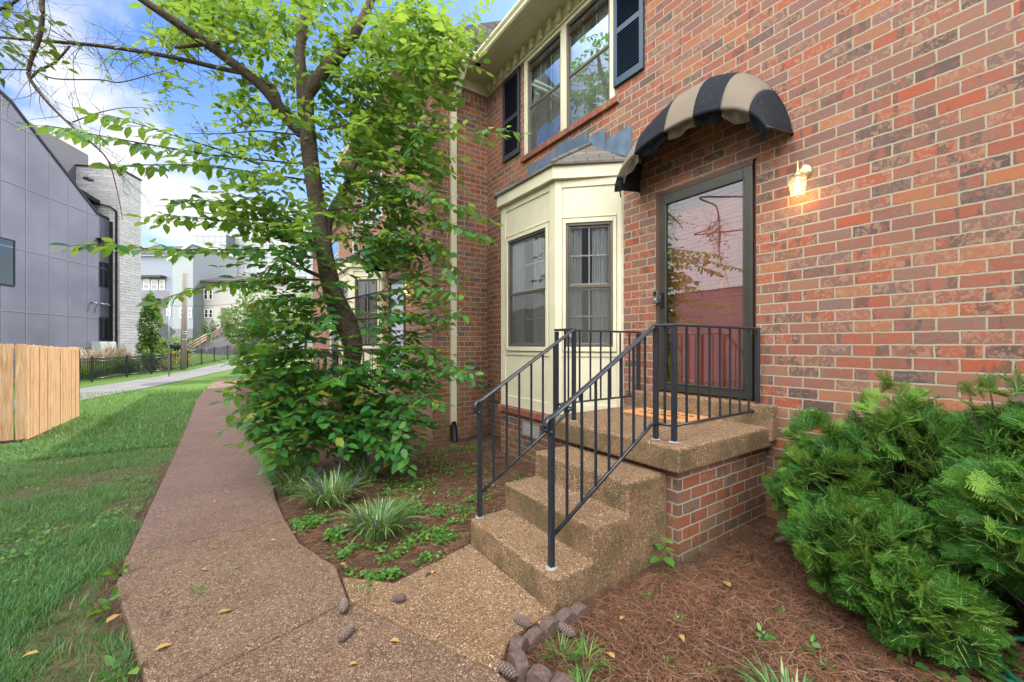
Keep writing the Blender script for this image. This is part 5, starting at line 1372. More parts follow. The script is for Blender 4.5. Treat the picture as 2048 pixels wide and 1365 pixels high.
# little plants in the pine straw, each its own
def sprout(base, n, h, ll, label, rs, mat='weed', name='seedling'):
    t = thing(name, label, 'plant', base, group='small green seedlings'); f = Foliage(); 
    for k in range(n):
        a = rs.uniform(0, 6.28); f.spray(np.array(base)+[0,0,h*.1*k/n], (math.cos(a)*.6, math.sin(a)*.6, .8), h*rs.uniform(.5,1.1), ll, rs, dens=h*.35, droop=.4, r=.0012)
    V, T = f.mesh(); npmesh('leaves', V, T, M[mat], t); V, T = strips(f.tw, f.tr, 3); npmesh('stem', V, T, M['weed'], t)
for (x, y, s_, lb) in [(1.95,1.50,1,'seedling in the straw just below the brick base'),(1.92,1.28,.9,'seedling in the straw between base and edging stones'),(2.15,.95,1.3,'leafy seedling in the middle of the pine straw'),(2.25,.80,1.3,'taller seedling left of the yew'),(2.20,.72,1,'small seedling left of the lowest yew sprays'),(1.62,1.12,.8,'single seedling by the paler edging stones'),(2.35,1.28,.8,'seedling halfway to the yew'),(1.75,1.0,.7,'lone seedling at the lower straw'),(2.45,1.0,.9,'seedling under the left yew tips'),(1.48,.93,.8,'seedling close to the bottom edge')]:
    sprout((x, y, zm(x, y)+.0), 5, .055*s_, .030*s_, lb, rs)
for (x, y, lb) in [(1.25,1.42,'tuft of grass sprouting behind the edging stones'),(1.33,1.34,'fresh grass tuft inside the row of edging stones'),(1.18,1.22,'grass tuft by the bottom edging stone')]:
    t = thing('grass_tuft', lb, 'grass clump', (x, y, 0)); V, T = blades(40, (x, y, .0), .06, .10, rs, w_=.0022, lean=.9, ks=4); npmesh('blades', V, T, M['weed'], t)
for (x, y, n_, lb) in [(-.20,3.02,26,'thin grass tuft growing in the walkway joint, left part'),(-.02,3.08,14,'thin grass tuft growing in the walkway joint, right part'),(.62,2.47,22,'grass tuft at the slab corner beside the weeds'),(1.43,2.72,22,'grass tuft against the left end of the lowest step'),(2.25,1.58,16,'grass blades at the foot of the brick base')]:
    t = thing('grass_tuft', lb, 'grass clump', (x, y, 0)); V, T = blades(n_, (x, y, .0), .045, .035, rs, w_=.002, lean=.9, ks=4); npmesh('blades', V, T, M['weed'], t)
# sapling at the foot of the steps
sp = thing('sapling', 'bright green broad-leaved sapling at the corner of the steps and brick base', 'plant', (2.28,1.62,0))
b0 = np.array([2.28,1.62,-.01]); LB = []
pos, ax = [], []
for k, (a, h, l_) in enumerate([(2.9,.10,.085),(4.4,.11,.095),(5.9,.14,.08),(1.3,.15,.08),(3.5,.18,.07),(.2,.19,.06),(4.9,.20,.05),(2.1,.20,.05)]):
    pos.append(b0+[0,0,h]); ax.append((math.cos(a), math.sin(a), -.25+.05*k)); LB.append(l_)
pos = np.array(pos); ax = nrm(np.array(ax)); ay = nrm(np.cross(np.array([[0,0,1.]]), ax)); az = np.cross(ax, ay)
V, T = stamp(LT*np.array([1,1.35,1]), LF, pos+ax*.02, ax, ay, az, np.array(LB)); npmesh('leaves', V, T, M['weed'], sp)
V, T = strips([np.array([b0, b0+[0.005,0,.1], b0+[0,0,.2]])]+[np.array([p, p+a_*.025]) for p, a_ in zip(pos, ax)], [[.003,.0025,.0015]]+[[.0012,.001]]*len(pos), 4); npmesh('stem', V, T, M['weed'], sp)
# ivy under the yew
pts = []
while len(pts) < 130:
    x, y = 2.66+rs.normal(0,.20), .24+rs.normal(0,.16)
    pts.append((x, y, zm(x, y)+rs.uniform(.01,.08)))
leaflets(pts, .055, rs, M['leaf_o'], 'ivy', 'dark ivy leaves on the ground under the yews by the hose')
# ============================================================ PINE STRAW
def straw(n, region, rs, L=(.07,.15), w_=.0009, name='pine_straw', label=None, zoff=.006):
    P = []
    while len(P) < n:
        x, y = region(rs)
        if not in_bed(x, y): continue
        P.append((x, y, zm(x, y)+zoff+abs(rs.normal(0,.010))))
    P = np.array(P); a = rs.uniform(0, 6.28, n); L_ = rs.uniform(*L, n); d = nrm(np.stack([np.cos(a), np.sin(a), rs.normal(0,.12,n)], 1)); s_ = np.stack([-d[:,1], d[:,0], np.zeros(n)], 1)
    bend = rs.normal(0,.18,n)*L_; ks = 4; Vs = []
    for k in range(ks):
        t = k/(ks-1)-.5; c = P+d*(L_*t)[:, None]+s_*(bend*(t*t*4))[:, None]+np.array([0,0,1.])*(.004*(1-4*t*t))
        roll = s_*w_; Vs += [c-roll+[0,0,.0004], c+roll]
    V = np.stack(Vs, 1); tp = []
    for k in range(ks-1): tp += [(2*k, 2*k+1, 2*k+3), (2*k, 2*k+3, 2*k+2)]
    T = np.array(tp)[None]+(np.arange(n)*2*ks)[:, None, None]
    o = npmesh(name, V.reshape(-1,3), T.reshape(-1,3), M['straw'], loc=tuple(P.mean(0))); tag(o, label, 'mulch', kind='stuff')
straw(26000, lambda r: (r.uniform(.95,3.65), r.uniform(-.1,1.62)), rs, label='reddish brown pine straw mulch below the stoop and yews')
straw(9000, lambda r: (r.uniform(.4,3.6), 2.6+abs(r.normal(0,1.7))), rs, label='thin pine straw over the soil left of the steps', w_=.0011)
o = None
# a few needles lying on the walkway
P = []
for k in range(260):
    y = rs.uniform(1.5,4.5); x = rs.uniform(interp(PL,y)+.1, interp(PR,y) if y > 2.6 else 1.35)
    P.append((x, y))
polys = []
for x, y in P:
    a = rs.uniform(0,6.28); L_ = rs.uniform(.03,.10); d = np.array([math.cos(a), math.sin(a), 0])*L_/2; s_ = np.array([-d[1], d[0], 0])*rs.normal(0,.25); c = np.array([x, y, G(x,y)+.003]); polys.append(np.array([c-d, c+s_, c+d]))
V, T = strips(polys, [[.0009]*3]*len(polys), 3); o = npmesh('pine_straw', V, T, M['straw'], loc=(.5,2.5,0)); tag(o, 'loose pine needles scattered on the walkway', 'mulch', kind='stuff')
# ============================================================ FALLEN LEAVES
places = [(308,1305,'orange dry leaf on the lower left walkway'),(666,310,None)]
def fallen(px, py, label, s_=.055, mat='dryleaf', z=None):
    r = ray(px, py); t = -EYE/r.z; x, y = r.x*t, r.y*t; zz = (G(x,y) if interp(PL,y) < x < interp(PR,y) or y < 2.5 and x < 1.4 else zm(x,y)+.015)
    if x < interp(PL,y): zz = G(x,y)+.01
    zz += .004
    t = -(EYE-zz)/r.z; x, y = r.x*t, r.y*t; a = rs.uniform(0,6.28)
    ax = nrm(np.array([[math.cos(a), math.sin(a), .08]])); ay = nrm(np.cross(np.array([[0,.05,1.]]), ax)); az = np.cross(ax, ay)
    V, T = stamp(LT*np.array([1,1.1,2.2])+[0,0,.06], LF, np.array([[x,y,zz]]), ax, ay, az, np.array([s_])); o = npmesh('fallen_leaf', V, T, M[mat], loc=(x,y,zz)); tag(o, label, 'leaf', 'fallen leaves on walkway and beds')
for px, py, lb, s_ in [(308,1303,'orange dry leaf on the lower left of the walkway',.07),(456,1222,'pale curled leaf mid walkway below the narrow part',.05),(446,1228,'brown curled leaf touching a paler one on the walkway',.045),(551,1082,'orange leaf on the walkway below the liriope',.05),(530,1091,'small yellow leaf on the walkway edge beside the weeds',.03),(690,1132,'yellow leaf at the walkway edge by the striped liriope',.05),(780,1283,'yellowish leaf on the slab before the steps',.05),(868,1142,'brown leaf on the slab near the liriope',.04),(714,1328,'dark red leaf on the slab at the bottom',.04),(449,985,'light leaf high on the walkway',.045),(428,1005,'orange leaf on the narrow walkway',.05),(412,1141,'brown leaf in the middle of the walkway',.05),(212,1248,'long yellow leaf in the grass at the walkway edge',.08),(78,1306,'round tan leaf on the bare lawn patch',.06),(1077,1244,'dark brown leaf on the slab behind the edging stones',.07),(1462,1176,'reddish leaf in the pine straw below the yews',.07),(1240,1240,'yellow leaf on the pine straw',.04),(1360,1270,'tan leaf on the straw',.05),(1230,1318,'orange leaf on the straw near the bottom',.05),(618,1022,'yellow leaf in the weeds beside the walkway',.06)]:
    fallen(px, py, lb, s_)
# ============================================================ PINE CONES
def cone(px, py, ang, label, L=.105, tilt=0, z=None):
    r = ray(px, py); t = -(EYE-.02)/r.z; x, y = r.x*t, r.y*t; zz = .022
    c = Vector((x, y, zz)); d = Vector((math.cos(ang), math.sin(ang), tilt)).normalized()
    root = thing('pine_cone', label, 'pine cone', c, group='pine cones on the ground')
    ref = Vector((0,0,1)); a_ = d.cross(ref).normalized(); b_ = d.cross(a_)
    core = MB(); core.lathe(c-d*L/2, [(0,0),(.008,.01),(.011,L*.4),(.008,L*.8),(0,L)], n=8, axis=d); core.build('core', M['cone'], root)
    sc_ = MB(); N = 78
    for k in range(N):
        t = (k+.5)/N; th = k*2.39996; prof = math.sin(math.pi*min(1, t*.92+.1))**.6; rr = .0075+.013*prof
        o = a_*math.cos(th)+b_*math.sin(th); tn = -a_*math.sin(th)+b_*math.cos(th); p = c-d*L/2+d*L*t
        w_ = .0068*(.5+.6*prof); b0 = p+o*.005; e = p+o*rr+d*.010; 
        up = (d*.9-o*.4).normalized()*.0016
        sc_.add([b0-tn*w_*.4, b0+tn*w_*.4, e+tn*w_, e-tn*w_, e+tn*w_*.5+o*.003+d*.003, e-tn*w_*.5+o*.003+d*.003], [(0,1,2,3)], 0)
        sc_.add([e-tn*w_-up, e+tn*w_-up, e+tn*w_*.5+o*.004+d*.004, e-tn*w_*.5+o*.004+d*.004, e+tn*w_+up, e-tn*w_+up], [(0,1,2,3),(3,2,4,5),(0,3,5),(1,4,2),(5,4,1,0)], 1)
    sc_.build('scales', [M['cone'], M['conetip']], root)
cone(688,1214,1.3,'pine cone on the walkway nearest the weeds')
cone(691,1268,.7,'pine cone on the walkway at the slab joint, lower of the two')
cone(800,1196,2.6,'small pine cone at the corner of the bed and slab', .075)
cone(1048,1245,1.9,'pine cone leaning against the outside of the edging stones')
cone(1135,1262,1.75,'pine cone lying on the straw inside the edging stones')
cone(1018,1342,1.9,'pine cone below the edging stones at the bottom')
cone(1560,1082,-.3,'pine cone on the straw under the yew tips beside the brick base')
# ============================================================ EDGING STONES
ed = [(1.535,1.61),(1.428,1.603),(1.322,1.597),(1.215,1.59),(1.11,1.572),(1.045,1.485),(1.085,1.38),(1.13,1.28)]
labs = ['nearest the steps, half under straw','second from the steps','third from the steps','fourth from the steps','at the bend of the row','just below the bend','near the bottom edge','cut by the bottom edge']
for k, (x, y) in enumerate(ed):
    nx2 = ed[min(k+1, len(ed)-1)]; pv = ed[max(k-1, 0)]; u = Vector((nx2[0]-pv[0], nx2[1]-pv[1], 0)).normalized(); n = Vector((-u.y, u.x, 0)); c = Vector((x, y, 0)); q = MB(); prof = []
    hh = .042+.010*(k % 3)+(.012 if k > 3 else 0); tl = rs.normal(0,.06)
    for i in range(13):
        a = math.pi*i/12; prof.append(c+u*(-.054*math.cos(a))+Vector((0,0,hh*.35+hh*.65*math.sin(a)+ -.062*math.cos(a)*tl)))
    prof = [c-u*.054+Vector((0,0,-.06))]+prof+[c+u*.054+Vector((0,0,-.06))]
    q.prism([p-n*.03 for p in prof], n*.06)
    o = q.build('edging_stone', M['paver'], loc=(x, y, 0), bevel=.006); tag(o, 'round-topped reddish concrete edging stone '+labs[k], 'edging stone', 'scalloped edging stones beside the slab')
# white pebble in bed
q = MB(); q.lathe(tuple(Vector((.72,3.42,.0))), [(0,-.01),(.014,0),(.018,.012),(.010,.022),(0,.025)], n=9); o = q.build('white_stone', M['white'], loc=(.72,3.42,0)); tag(o, 'small white stone between the two liriope clumps', 'stone')
# hose
hs = thing('garden_hose', 'green garden hose looped on the straw at the bottom right corner', 'hose', (2.72,.2,.02)); q = MB(); pts = []
for k in range(90):
    a = k/90*2*math.pi*1.75+.6; r_ = .20+.02*math.sin(a*1.3); pts.append(Vector((2.90+r_*math.cos(a)*1.15+.02*math.sin(a*.5), .22+r_*math.sin(a)*.9-.0016*k, .02+.017*(a/6.28)+.01*math.sin(a*2))))
pts += [pts[-1]+Vector((.04*k, -.09*k, 0)) for k in range(1, 8)]
q.tube(pts, .0125, n=10); q.build('tube', M['hose'], hs)
q = MB(); q.tube([pts[0]+Vector((0,0,.0)), pts[0]+(pts[0]-pts[1]).normalized()*.05], .017, n=8); q.build('coupling', M['brass'], hs)
# ============================================================ LAWN GRASS
def grass(n, rs, ymin, ymax, h, w_, name, label, xr=None, cl=0):
    P = []; 
    while len(P) < n:
        y = ymin+(ymax-ymin)*rs.random()**1.5; xl = -.36*y-.6 if xr is None else xr[0]; xr_ = (interp(PL, y)-.015) if xr is None else xr[1]
        x = rs.uniform(xl, xr_)
        if xr is None and y > 11 and x < -3.12 and y < 14.3: continue
        d = noise.noise(Vector((x*1.1, y*.8, 4)))+.5*noise.noise(Vector((x*3.7, y*3.7, 9))); e = (interp(PL, y)-x)
        thr = -.20+(.42 if e < .35 else 0)*max(0, 1-e/.35)+(.14 if y < 3.2 else 0)
        if rs.random() < .88*(1-sstep(thr-.22, thr+.16, d))*(1-sstep(8, 11, y)): continue
        P.append((x, y, zl(x, y)-.005))
    P = np.array(P); n = len(P); a = rs.uniform(0, 6.28, n); out = np.stack([np.cos(a), np.sin(a), np.zeros(n)], 1); side = np.stack([-np.sin(a), np.cos(a), np.zeros(n)], 1)
    # blades face any way; bend outward
    patch = np.array([1+.5*noise.noise(Vector((p[0]*1.7, p[1]*1.7, 2))) for p in P])
    L = h*rs.uniform(.5,1.3,n)*patch; ln = rs.uniform(.2,1.1,n); ks = 4; Vs = []
    for k in range(ks):
        t = k/(ks-1); c = P+out*(L*ln*t**1.6)[:, None]+np.array([0,0,1.])*(L*(t-.35*ln*t*t))[:, None]
        ww = w_*(1-.85*t*t); Vs += [c-side*ww, c+side*ww]
    V = np.stack(Vs, 1); tp = []
    for k in range(ks-1): tp += [(2*k, 2*k+1, 2*k+3), (2*k, 2*k+3, 2*k+2)]
    T = np.array(tp)[None]+(np.arange(n)*2*ks)[:, None, None]
    o = npmesh(name, V.reshape(-1,3), T.reshape(-1,3), M['grass'], loc=tuple(P.mean(0))); tag(o, label, 'grass', kind='stuff')
grass(80000, rs, 1.2, 11, .062, .0021, 'lawn_grass', 'shaded lawn grass left of the walkway')
grass(26000, rs, 9, 21, .10, .006, 'lawn_grass', 'sunlit lawn grass between the cedar fence and the alley')
pts = []
for k in range(26):
    y = rs.uniform(2.6,9.5); c = (rs.uniform(-.34*y-.3, interp(PL,y)-.15), y)
    for _ in range(22):
        x_, y_ = c[0]+rs.normal(0,.07), c[1]+rs.normal(0,.07); pts.append((x_, y_, zl(x_,y_)+rs.uniform(.03,.07)))
pts = [p for p in pts if p[0] < interp(PL, p[1])-.03]
leaflets(pts, .030, rs, M['weed'], 'lawn_clover', 'clover leaves dotted through the lawn')
for (px, py, lb) in [(232,1140,'bright lance-leaved weed in the lawn by the walkway edge'),(205,1210,'lance-leaved weed beside the yellow leaf'),(240,1345,'lance-leaved weed at the bottom left beside the slab')]:
    r = ray(px, py); t = -EYE/r.z; sprout((r.x*t, r.y*t, -.04), 4, .12, .07, lb, rs, name='lawn_weed')
# ============================================================ CEDAR FENCE
wf = thing('cedar_fence', 'new cedar board fence corner on the lawn at the left edge', 'fence', (-2.95, 11.05, -.3))
def board(y0, y1, x, ztop, zbot, axis, nm='board'):
    q = MB(); t = .018; c = .022
    if axis == 'y': q.prism([(x, y0, zbot), (x, y1, zbot), (x, y1, ztop-c), (x, y1-c, ztop), (x, y0+c, ztop), (x, y0, ztop-c)], (-t, 0, 0))
    else: q.prism([(y0, x, zbot), (y1, x, zbot), (y1, x, ztop-c), (y1-c, x, ztop), (y0+c, x, ztop), (y0, x, ztop-c)], (0, t, 0))
    return q.build(nm, M['fence'], wf)
FX = -3.15; FY = 11.15; ZT = 1.47
y = FY
k = 0
while y < 14.2:
    w_ = .137; board(y+.002, min(14.2, y+w_), FX+random.uniform(-.006,.006), ZT-.02+random.uniform(-.008,.008)-.012*k*.4, -.29, 'y'); y += w_+.008; k += 1
x = FX-.0; 
while x > -6.5:
    g_ = random.choice([.004,.006,.022]); board(x-.137, x, FY-.002, ZT+random.uniform(-.006,.006), -.27, 'x'); x -= .137+g_
q = MB()
for z in (.1,.75,1.3): q.box(FX-.06, FX-.019, FY+.03, 14.2, z, z+.09); q.box(-6.5, FX-.02, FY+.018, FY+.058, z, z+.09)
for yy in (FY+.06, 12.6, 14.1): q.box(FX-.15, FX-.061, yy, yy+.09, -.3, 1.4)
q.build('rail_frame', M['fence'], wf)
# ============================================================ BLACK IRON FENCE
bf = thing('iron_fence', 'black metal picket fence along the far side of the alley', 'fence', (-4, 31, -.3))
FP = [(-9.2,20.6),(-7.9,22.6),(-6.6,24.6),(-5.60,27.1),(-4.85,30.0),(-4.15,32.4),(-3.45,34.5),(-2.75,36.2),(-2.05,37.7),(-1.33,39.2),(-.5,41.0),(.4,42.7),(1.5,45.1)]
q = MB(); pk = MB()
for k in range(len(FP)-1):
    a, b = Vector((*FP[k], 0)), Vector((*FP[k+1], 0)); za, zb_ = zl(a.x,a.y), zl(b.x,b.y); a.z = za; b.z = zb_; L = (b-a).length
    n = int(L/.125)
    for h in (.16, .98, 1.13): q.tube([a+Vector((0,0,h)), b+Vector((0,0,h))], .02, n=4, square=True)
    for i in range(n):
        p = a+(b-a)*(i/n); 
        if i: pk.box(p.x-.013, p.x+.013, p.y-.013, p.y+.013, p.z+.08, p.z+1.15)
q.build('rail', M['iron'], bf); o = pk.build('picket', M['iron'], bf); o['kind'] = 'stuff'
for p in FP:
    q = MB(); z = zl(*p); q.box(p[0]-.032, p[0]+.032, p[1]-.032, p[1]+.032, z-.05, z+1.24); q.build('post', M['iron'], bf)
# pole, sign
ut = thing('utility_pole', 'bare wooden utility pole standing behind the sign by the alley', 'pole', (-2.75,34.9,0))
q = MB(); a = at(366,742,27.4); b = at(371,548,27.4); q.tube([a-Vector((0,0,.4)), a*.5+b*.5, b], [.17,.155,.14], n=12); ut.location = a; q.build('pole', M['pole'], ut)
for t in (.32,.38,.40):
    q = MB(); p = a*(1-t)+b*t; q.tube([p-Vector((0,0,.03)), p+Vector((0,0,.03))], .17, n=12); q.build('strap', M['galv'], ut)
sg = thing('road_sign', 'back of a diamond road sign on a galvanised post', 'sign', at(338,745,22.5))
a, b = at(338,748,22.5), at(338,600,22.5); q = MB(); q.tube([Vector((a.x,a.y,a.z-.2)), Vector((a.x,a.y,b.z))], .032, n=6); q.lathe((a.x,a.y,b.z), [(0,-.02),(.06,0),(.055,.08),(0,.12)], n=10); q.build('post', M['galv'], sg)
c = Vector((a.x-.10, a.y+.0, at(0,664,22.5).z)); u = Vector((.86,.50,0)); h = .46; q = MB()
q.prism([c-u*h, c-Vector((0,0,h)), c+u*h, c+Vector((0,0,h))], Vector((.5,-.86,0))*.01); q.build('sign_plate', M['galv'], sg)
wr = MB(); p0 = at(110,610,30); 
# service wire strung from the pole
wobj = thing('overhead_wire', 'thin dark cable running from the wooden pole across the pale houses', 'cable', b)
pa, pb = at(280,609,40), at(480,607,44); q = MB(); q.tube([pa+(pb-pa)*t+Vector((0,0,-.25*math.sin(math.pi*t))) for t in [i/10 for i in range(11)]], .02, n=4); wobj.location = pa; q.build('cable', M['wire'], wobj)
# ============================================================ DARK PANEL HOUSE WITH STONE TOWER
A0 = Vector((-6.56,38.35,0)); dd_ = Vector((.399,.917,0)); nn_ = Vector((.917,-.399,0))
dh = thing('modern_house', 'modern house with grey panel side wall, slanted roof and pale stone tower', 'house', A0)
FO = A0-nn_*.65
def fp(s_, z, off=0): return FO+dd_*s_+nn_*off+Vector((0,0,z))
sil = [(-16,-.5),(-16,14.6),(-7.2,14.46),(-6.54,14.24),(-5.9,13.75),(-.94,10.07),(-.19,10.03),(.2,9.91),(.2,-.5)]
q = MB(); q.prism([fp(s_, z) for s_, z in sil], -nn_*9); q.build('panel_wall', M['panel'], dh)
q = MB(); 
for (a, b) in zip(sil[1:-2], sil[2:-1]):
    P = [fp(a[0],a[1],.05), fp(b[0],b[1],.05), fp(b[0],b[1]+.14,.05), fp(a[0],a[1]+.14,.05)]; q.prism(P, -nn_*9.2)
q.build('roof_edge', M['black'], dh)
q = MB()
def topz(s_):
    for (a, b) in zip(sil[1:-2], sil[2:-1]):
        if a[0] <= s_ <= b[0]: return a[1]+(b[1]-a[1])*(s_-a[0])/(b[0]-a[0])
    return 9.9
for s_ in (-12.6,-11.2,-9.8,-8.4,-7.05,-5.74,-4.36,-3.12,-1.73,-.82): q.obox(fp(s_,0), dd_, nn_, -.018, .018, .001, .014, -.4, topz(s_)-.02)
for z in (3.23,6.6,9.98,13.16):
    e = .2 if z < 9.9 else (-.94-(z-10.07)/(13.75-10.07)*(4.96) if z > 10.07 else -.9)
    q.obox(fp(0,0), dd_, nn_, -16, e-.05, .001, .017, z-.02, z+.02)
q.build('panel_joint', M['joint'], dh)
for (s0, s1, z0, z1) in ((-7.6,-6.36,4.55,7.0),(-.82,-.11,5.35,7.0),(-.82,-.11,1.75,3.31)):
    window_unit(dh, fp(s0, z0, .03), dd_, nn_, s1-s0, z0, z1, 'glass_dark', cols=1, rows_up=1, rows_lo=1, screen=False, curtain=False, framemat='black', frame=.06, depth=.02, split=.02)
q = MB()
TW = 3.1; q.prism([A0-nn_*TW+Vector((0,0,-.5)), A0+Vector((0,0,-.5)), A0+dd_*2.06+Vector((0,0,-.5)), A0+dd_*2.06-nn_*TW+Vector((0,0,-.5))], (0,0,14.05)); q.build('stone_tower', M['stone'], dh)
q = MB(); q.prism([A0-nn_*TW-dd_*.05+nn_*-.05+Vector((0,0,13.56)), A0-dd_*.05+nn_*.05+Vector((0,0,13.56)), A0+dd_*2.12+nn_*.05+Vector((0,0,13.56)), A0+dd_*2.12-nn_*(TW+.05)+Vector((0,0,13.56))], (0,0,.1)); q.build('tower_cap', M['black'], dh)
q = MB(); q.prism([fp(s_, z, -1.9) for s_, z in ((-9,9),(-9,16.2),(-3.2,14.8),(1.0,14.75),(1.0,9))], -nn_*6); q.build('upper_wall', M['sid_dark'], dh)
q = MB(); q.prism([fp(s_, z, -.5) for s_, z in ((-4.8,12.0),(.3,9.95+1.3),(.5,10.95),(-4.8,11.7))], -nn_*2.5); q.build('porch_roof', M['black'], dh)
q = MB(); q.obox(A0, dd_, nn_, -.10, -.02, -.22, -.12, 0, 10.6); q.tube([A0-dd_*.08-nn_*.15+Vector((0,0,10.6)), A0-dd_*.12-nn_*.5+Vector((0,0,10.9)), A0-dd_*.12-nn_*2.2+Vector((0,0,11.3))], .06, n=6); q.obox(A0, dd_, nn_, -.06, -.002, -.60, -.40, -.3, 9.9); q.build('downspout', M['black'], dh)
q = MB(); q.obox(fp(-1.0,8.2), dd_, nn_, -.05,.45,.0,.35,.25,.33); q.obox(fp(-1.0,8.2), dd_, nn_, .1,.3,.0,.2,-.15,.25); q.build('flood_lamp', M['black'], dh)
q = MB(); q.obox(fp(-2.0,12.7-.7), dd_, nn_, -.1,.35,.0,.3,0,.12); q.build('flood_lamp', M['black'], dh)
for s_ in (-1.45,-.9,-.45):
    q = MB(); q.tube([fp(s_,4.2,.0), fp(s_,4.2,.2), fp(s_+.12,4.1,.3)], .05, n=6); q.build('wall_tap', M['galv'], dh)
for k, (s_, lb) in enumerate(((-1.75,'pale metal equipment cabinet at the foot of the panel wall, left one'),(-1.0,'pale metal equipment cabinet next to the lower tower-side window'))):
    t = thing('equipment_cabinet', lb, 'cabinet', fp(s_, .3, .4), group='equipment cabinets'); q = MB(); q.obox(fp(s_,.2,.2), dd_, nn_, 0, .62, 0, .5, 0, 1.45); q.build('case', M['lightgrey'], t, bevel=.03)
    q = MB(); q.obox(fp(s_,.2,.2), dd_, nn_, .05, .57, .5, .512, .1, 1.3); q.build('door', M['lightgrey'], t)
# ============================================================ GARDEN BEHIND THE IRON FENCE
for k, (px, Z, hh) in enumerate([(165,20.5,1.35),(185,21.5,1.5),(205,22.5,1.35),(225,23.5,1.6),(243,24.0,1.4),(262,24.6,1.2)]):
    b = at(px, 745, Z); b.z = zl(b.x, b.y)
    t = thing('ornamental_grass', ['leftmost plumed ornamental grass behind the iron fence','plumed grass second from the cedar fence','plumed grass below the equipment cabinets','tall plumed grass before the tower side windows','plumed grass in front of the stone tower','shorter plumed grass right below the stone tower'][k], 'grass clump', b, group='plumed grasses behind the iron fence')
    V, T = blades(260, tuple(b), .35, hh*.8, rs, w_=.012, lean=.6, ks=5); npmesh('blades', V, T, M['farleaf'], t)
    V, T = blades(70, tuple(b+Vector((0,0,hh*.55))), .35, hh*.55, rs, w_=.03, lean=.45, ks=4); npmesh('plume', V, T, M['plume'], t)
def leafmass(root, name, blobs, ll, rs, mat, dens=1.0):
    P = []; O = []
    for c, r3, n in blobs:
        n = int(n*dens); a = nrm(rs.normal(0,1,(n,3))); rr = rs.uniform(.45,1,n)**.5
        lump = np.array([1+.28*noise.noise(Vector(tuple(v*2.3+np.array(c)))) for v in a]); P.append(np.array(c)+a*np.array(r3)*(rr*lump)[:, None]); O.append(a)
    P = np.concatenate(P); O = np.concatenate(O); n = len(P)
    ax = nrm(O+rs.normal(0,.8,(n,3))-[0,0,.3]); up = nrm(O*.4+np.array([0,0,1.])+rs.normal(0,.5,(n,3))); ay = nrm(np.cross(up, ax)); az = np.cross(ax, ay)
    V, T = stamp(LT*np.array([1,1.2,1]), LF, P, ax, ay, az, ll*rs.uniform(.6,1.3,n)); return npmesh(name, V, T, mat, root, smooth=True)
def tree_far(nm, label, base, h, blobs, ll, mat='farleaf', cat='tree', tr=.1, group=None):
    t = thing(nm, label, cat, base, group=group); q = MB(); b = Vector(base); q.tube([b-Vector((0,0,.2)), b+Vector((.05,0,h*.4)), b+Vector((0,.05,h*.8))], [tr,tr*.8,tr*.35], n=8); tko = q.build('trunk', M['bark'], t)
    leafmass(t, 'crown', [((b.x+c[0], b.y+c[1], b.z+c[2]), r, n) for c, r, n in blobs], ll, rs, M[mat]); return t
b = at(302,730,26.5); b.z = zl(b.x, b.y)
tree_far('columnar_tree', 'tall narrow hornbeam-like tree right beside the stone tower', b, 4.5, [((0,0,1.3),(.66,.66,1.3),2200),((0,0,2.9),(.6,.6,1.5),2400),((0,0,4.1),(.36,.36,.9),900)], .15)
for k, px in enumerate((409,425)):
    b = at(px, 692, 43); 
    tree_far('arborvitae', ['left one of two small green conifers before the white house','right one of two small green conifers before the white house'][k], b, 2.4, [((0,0,1.0),(.42,.42,1.15),500),((0,0,2.0),(.24,.24,.75),220)], .14, 'shrub', group='pair of conical evergreens')
b = at(520,735,22); b.z = zl(b.x, b.y)
t = tree_far('small_tree', 'small light green tree beyond the walkway end, in front of the wide stairs', b, 4.6, [((-.5,0,3.0),(1.3,1.1,.9),1500),((.7,.3,3.5),(1.3,1.2,1.0),1400),((-.9,0,2.4),(.7,.7,.6),500),((0,0,4.2),(1.0,1.0,.7),700)], .15, tr=.09)
b = at(610,735,26); b.z = zl(b.x,b.y)
tree_far('small_tree', 'tree behind the shade tree trunk, near the end of the brick row', b, 5.5, [((0,0,3.6),(1.6,1.4,1.4),1500),((.8,0,4.6),(1.2,1.2,.9),800)], .17, tr=.1)
# flower beds
for k, (px, Z, rr, n, mt, lb) in enumerate([(300,26.5,.55,520,'orangefl','red and orange flowering plants at the foot of the columnar tree'),(326,27.5,.6,520,'orangefl','orange flowering plants behind the iron fence'),(358,30.5,.8,420,'orangefl','yellow flowering bush behind the utility pole'),(268,24.5,.5,300,'farleaf','low green plant below the stone tower')]):
    b = at(px, 745, Z); b.z = zl(b.x, b.y); t = thing('flower_bush', lb, 'flowers', b, group='flowering plants behind the iron fence'); leafmass(t, 'blooms', [((b.x,b.y,b.z+.4),(rr,rr,.5),n)], .13, rs, M[mt])
for k, (px, py, Z, rr, lb) in enumerate([(345,700,36,.8,'round green bush before the grey siding house'),(330,675,37,.9,'bright green bush left of the grey house door'),(460,650,44,.6,'low bush at the white house corner'),(385,668,42,.8,'loose grey green bush before the white house')]):
    b = at(px, 700, Z); t = thing('garden_bush', lb, 'bush', b); leafmass(t, 'foliage', [((b.x,b.y,b.z+.5),(rr,rr,.8),700)], .16, rs, M['shrub' if k else 'farleaf'])
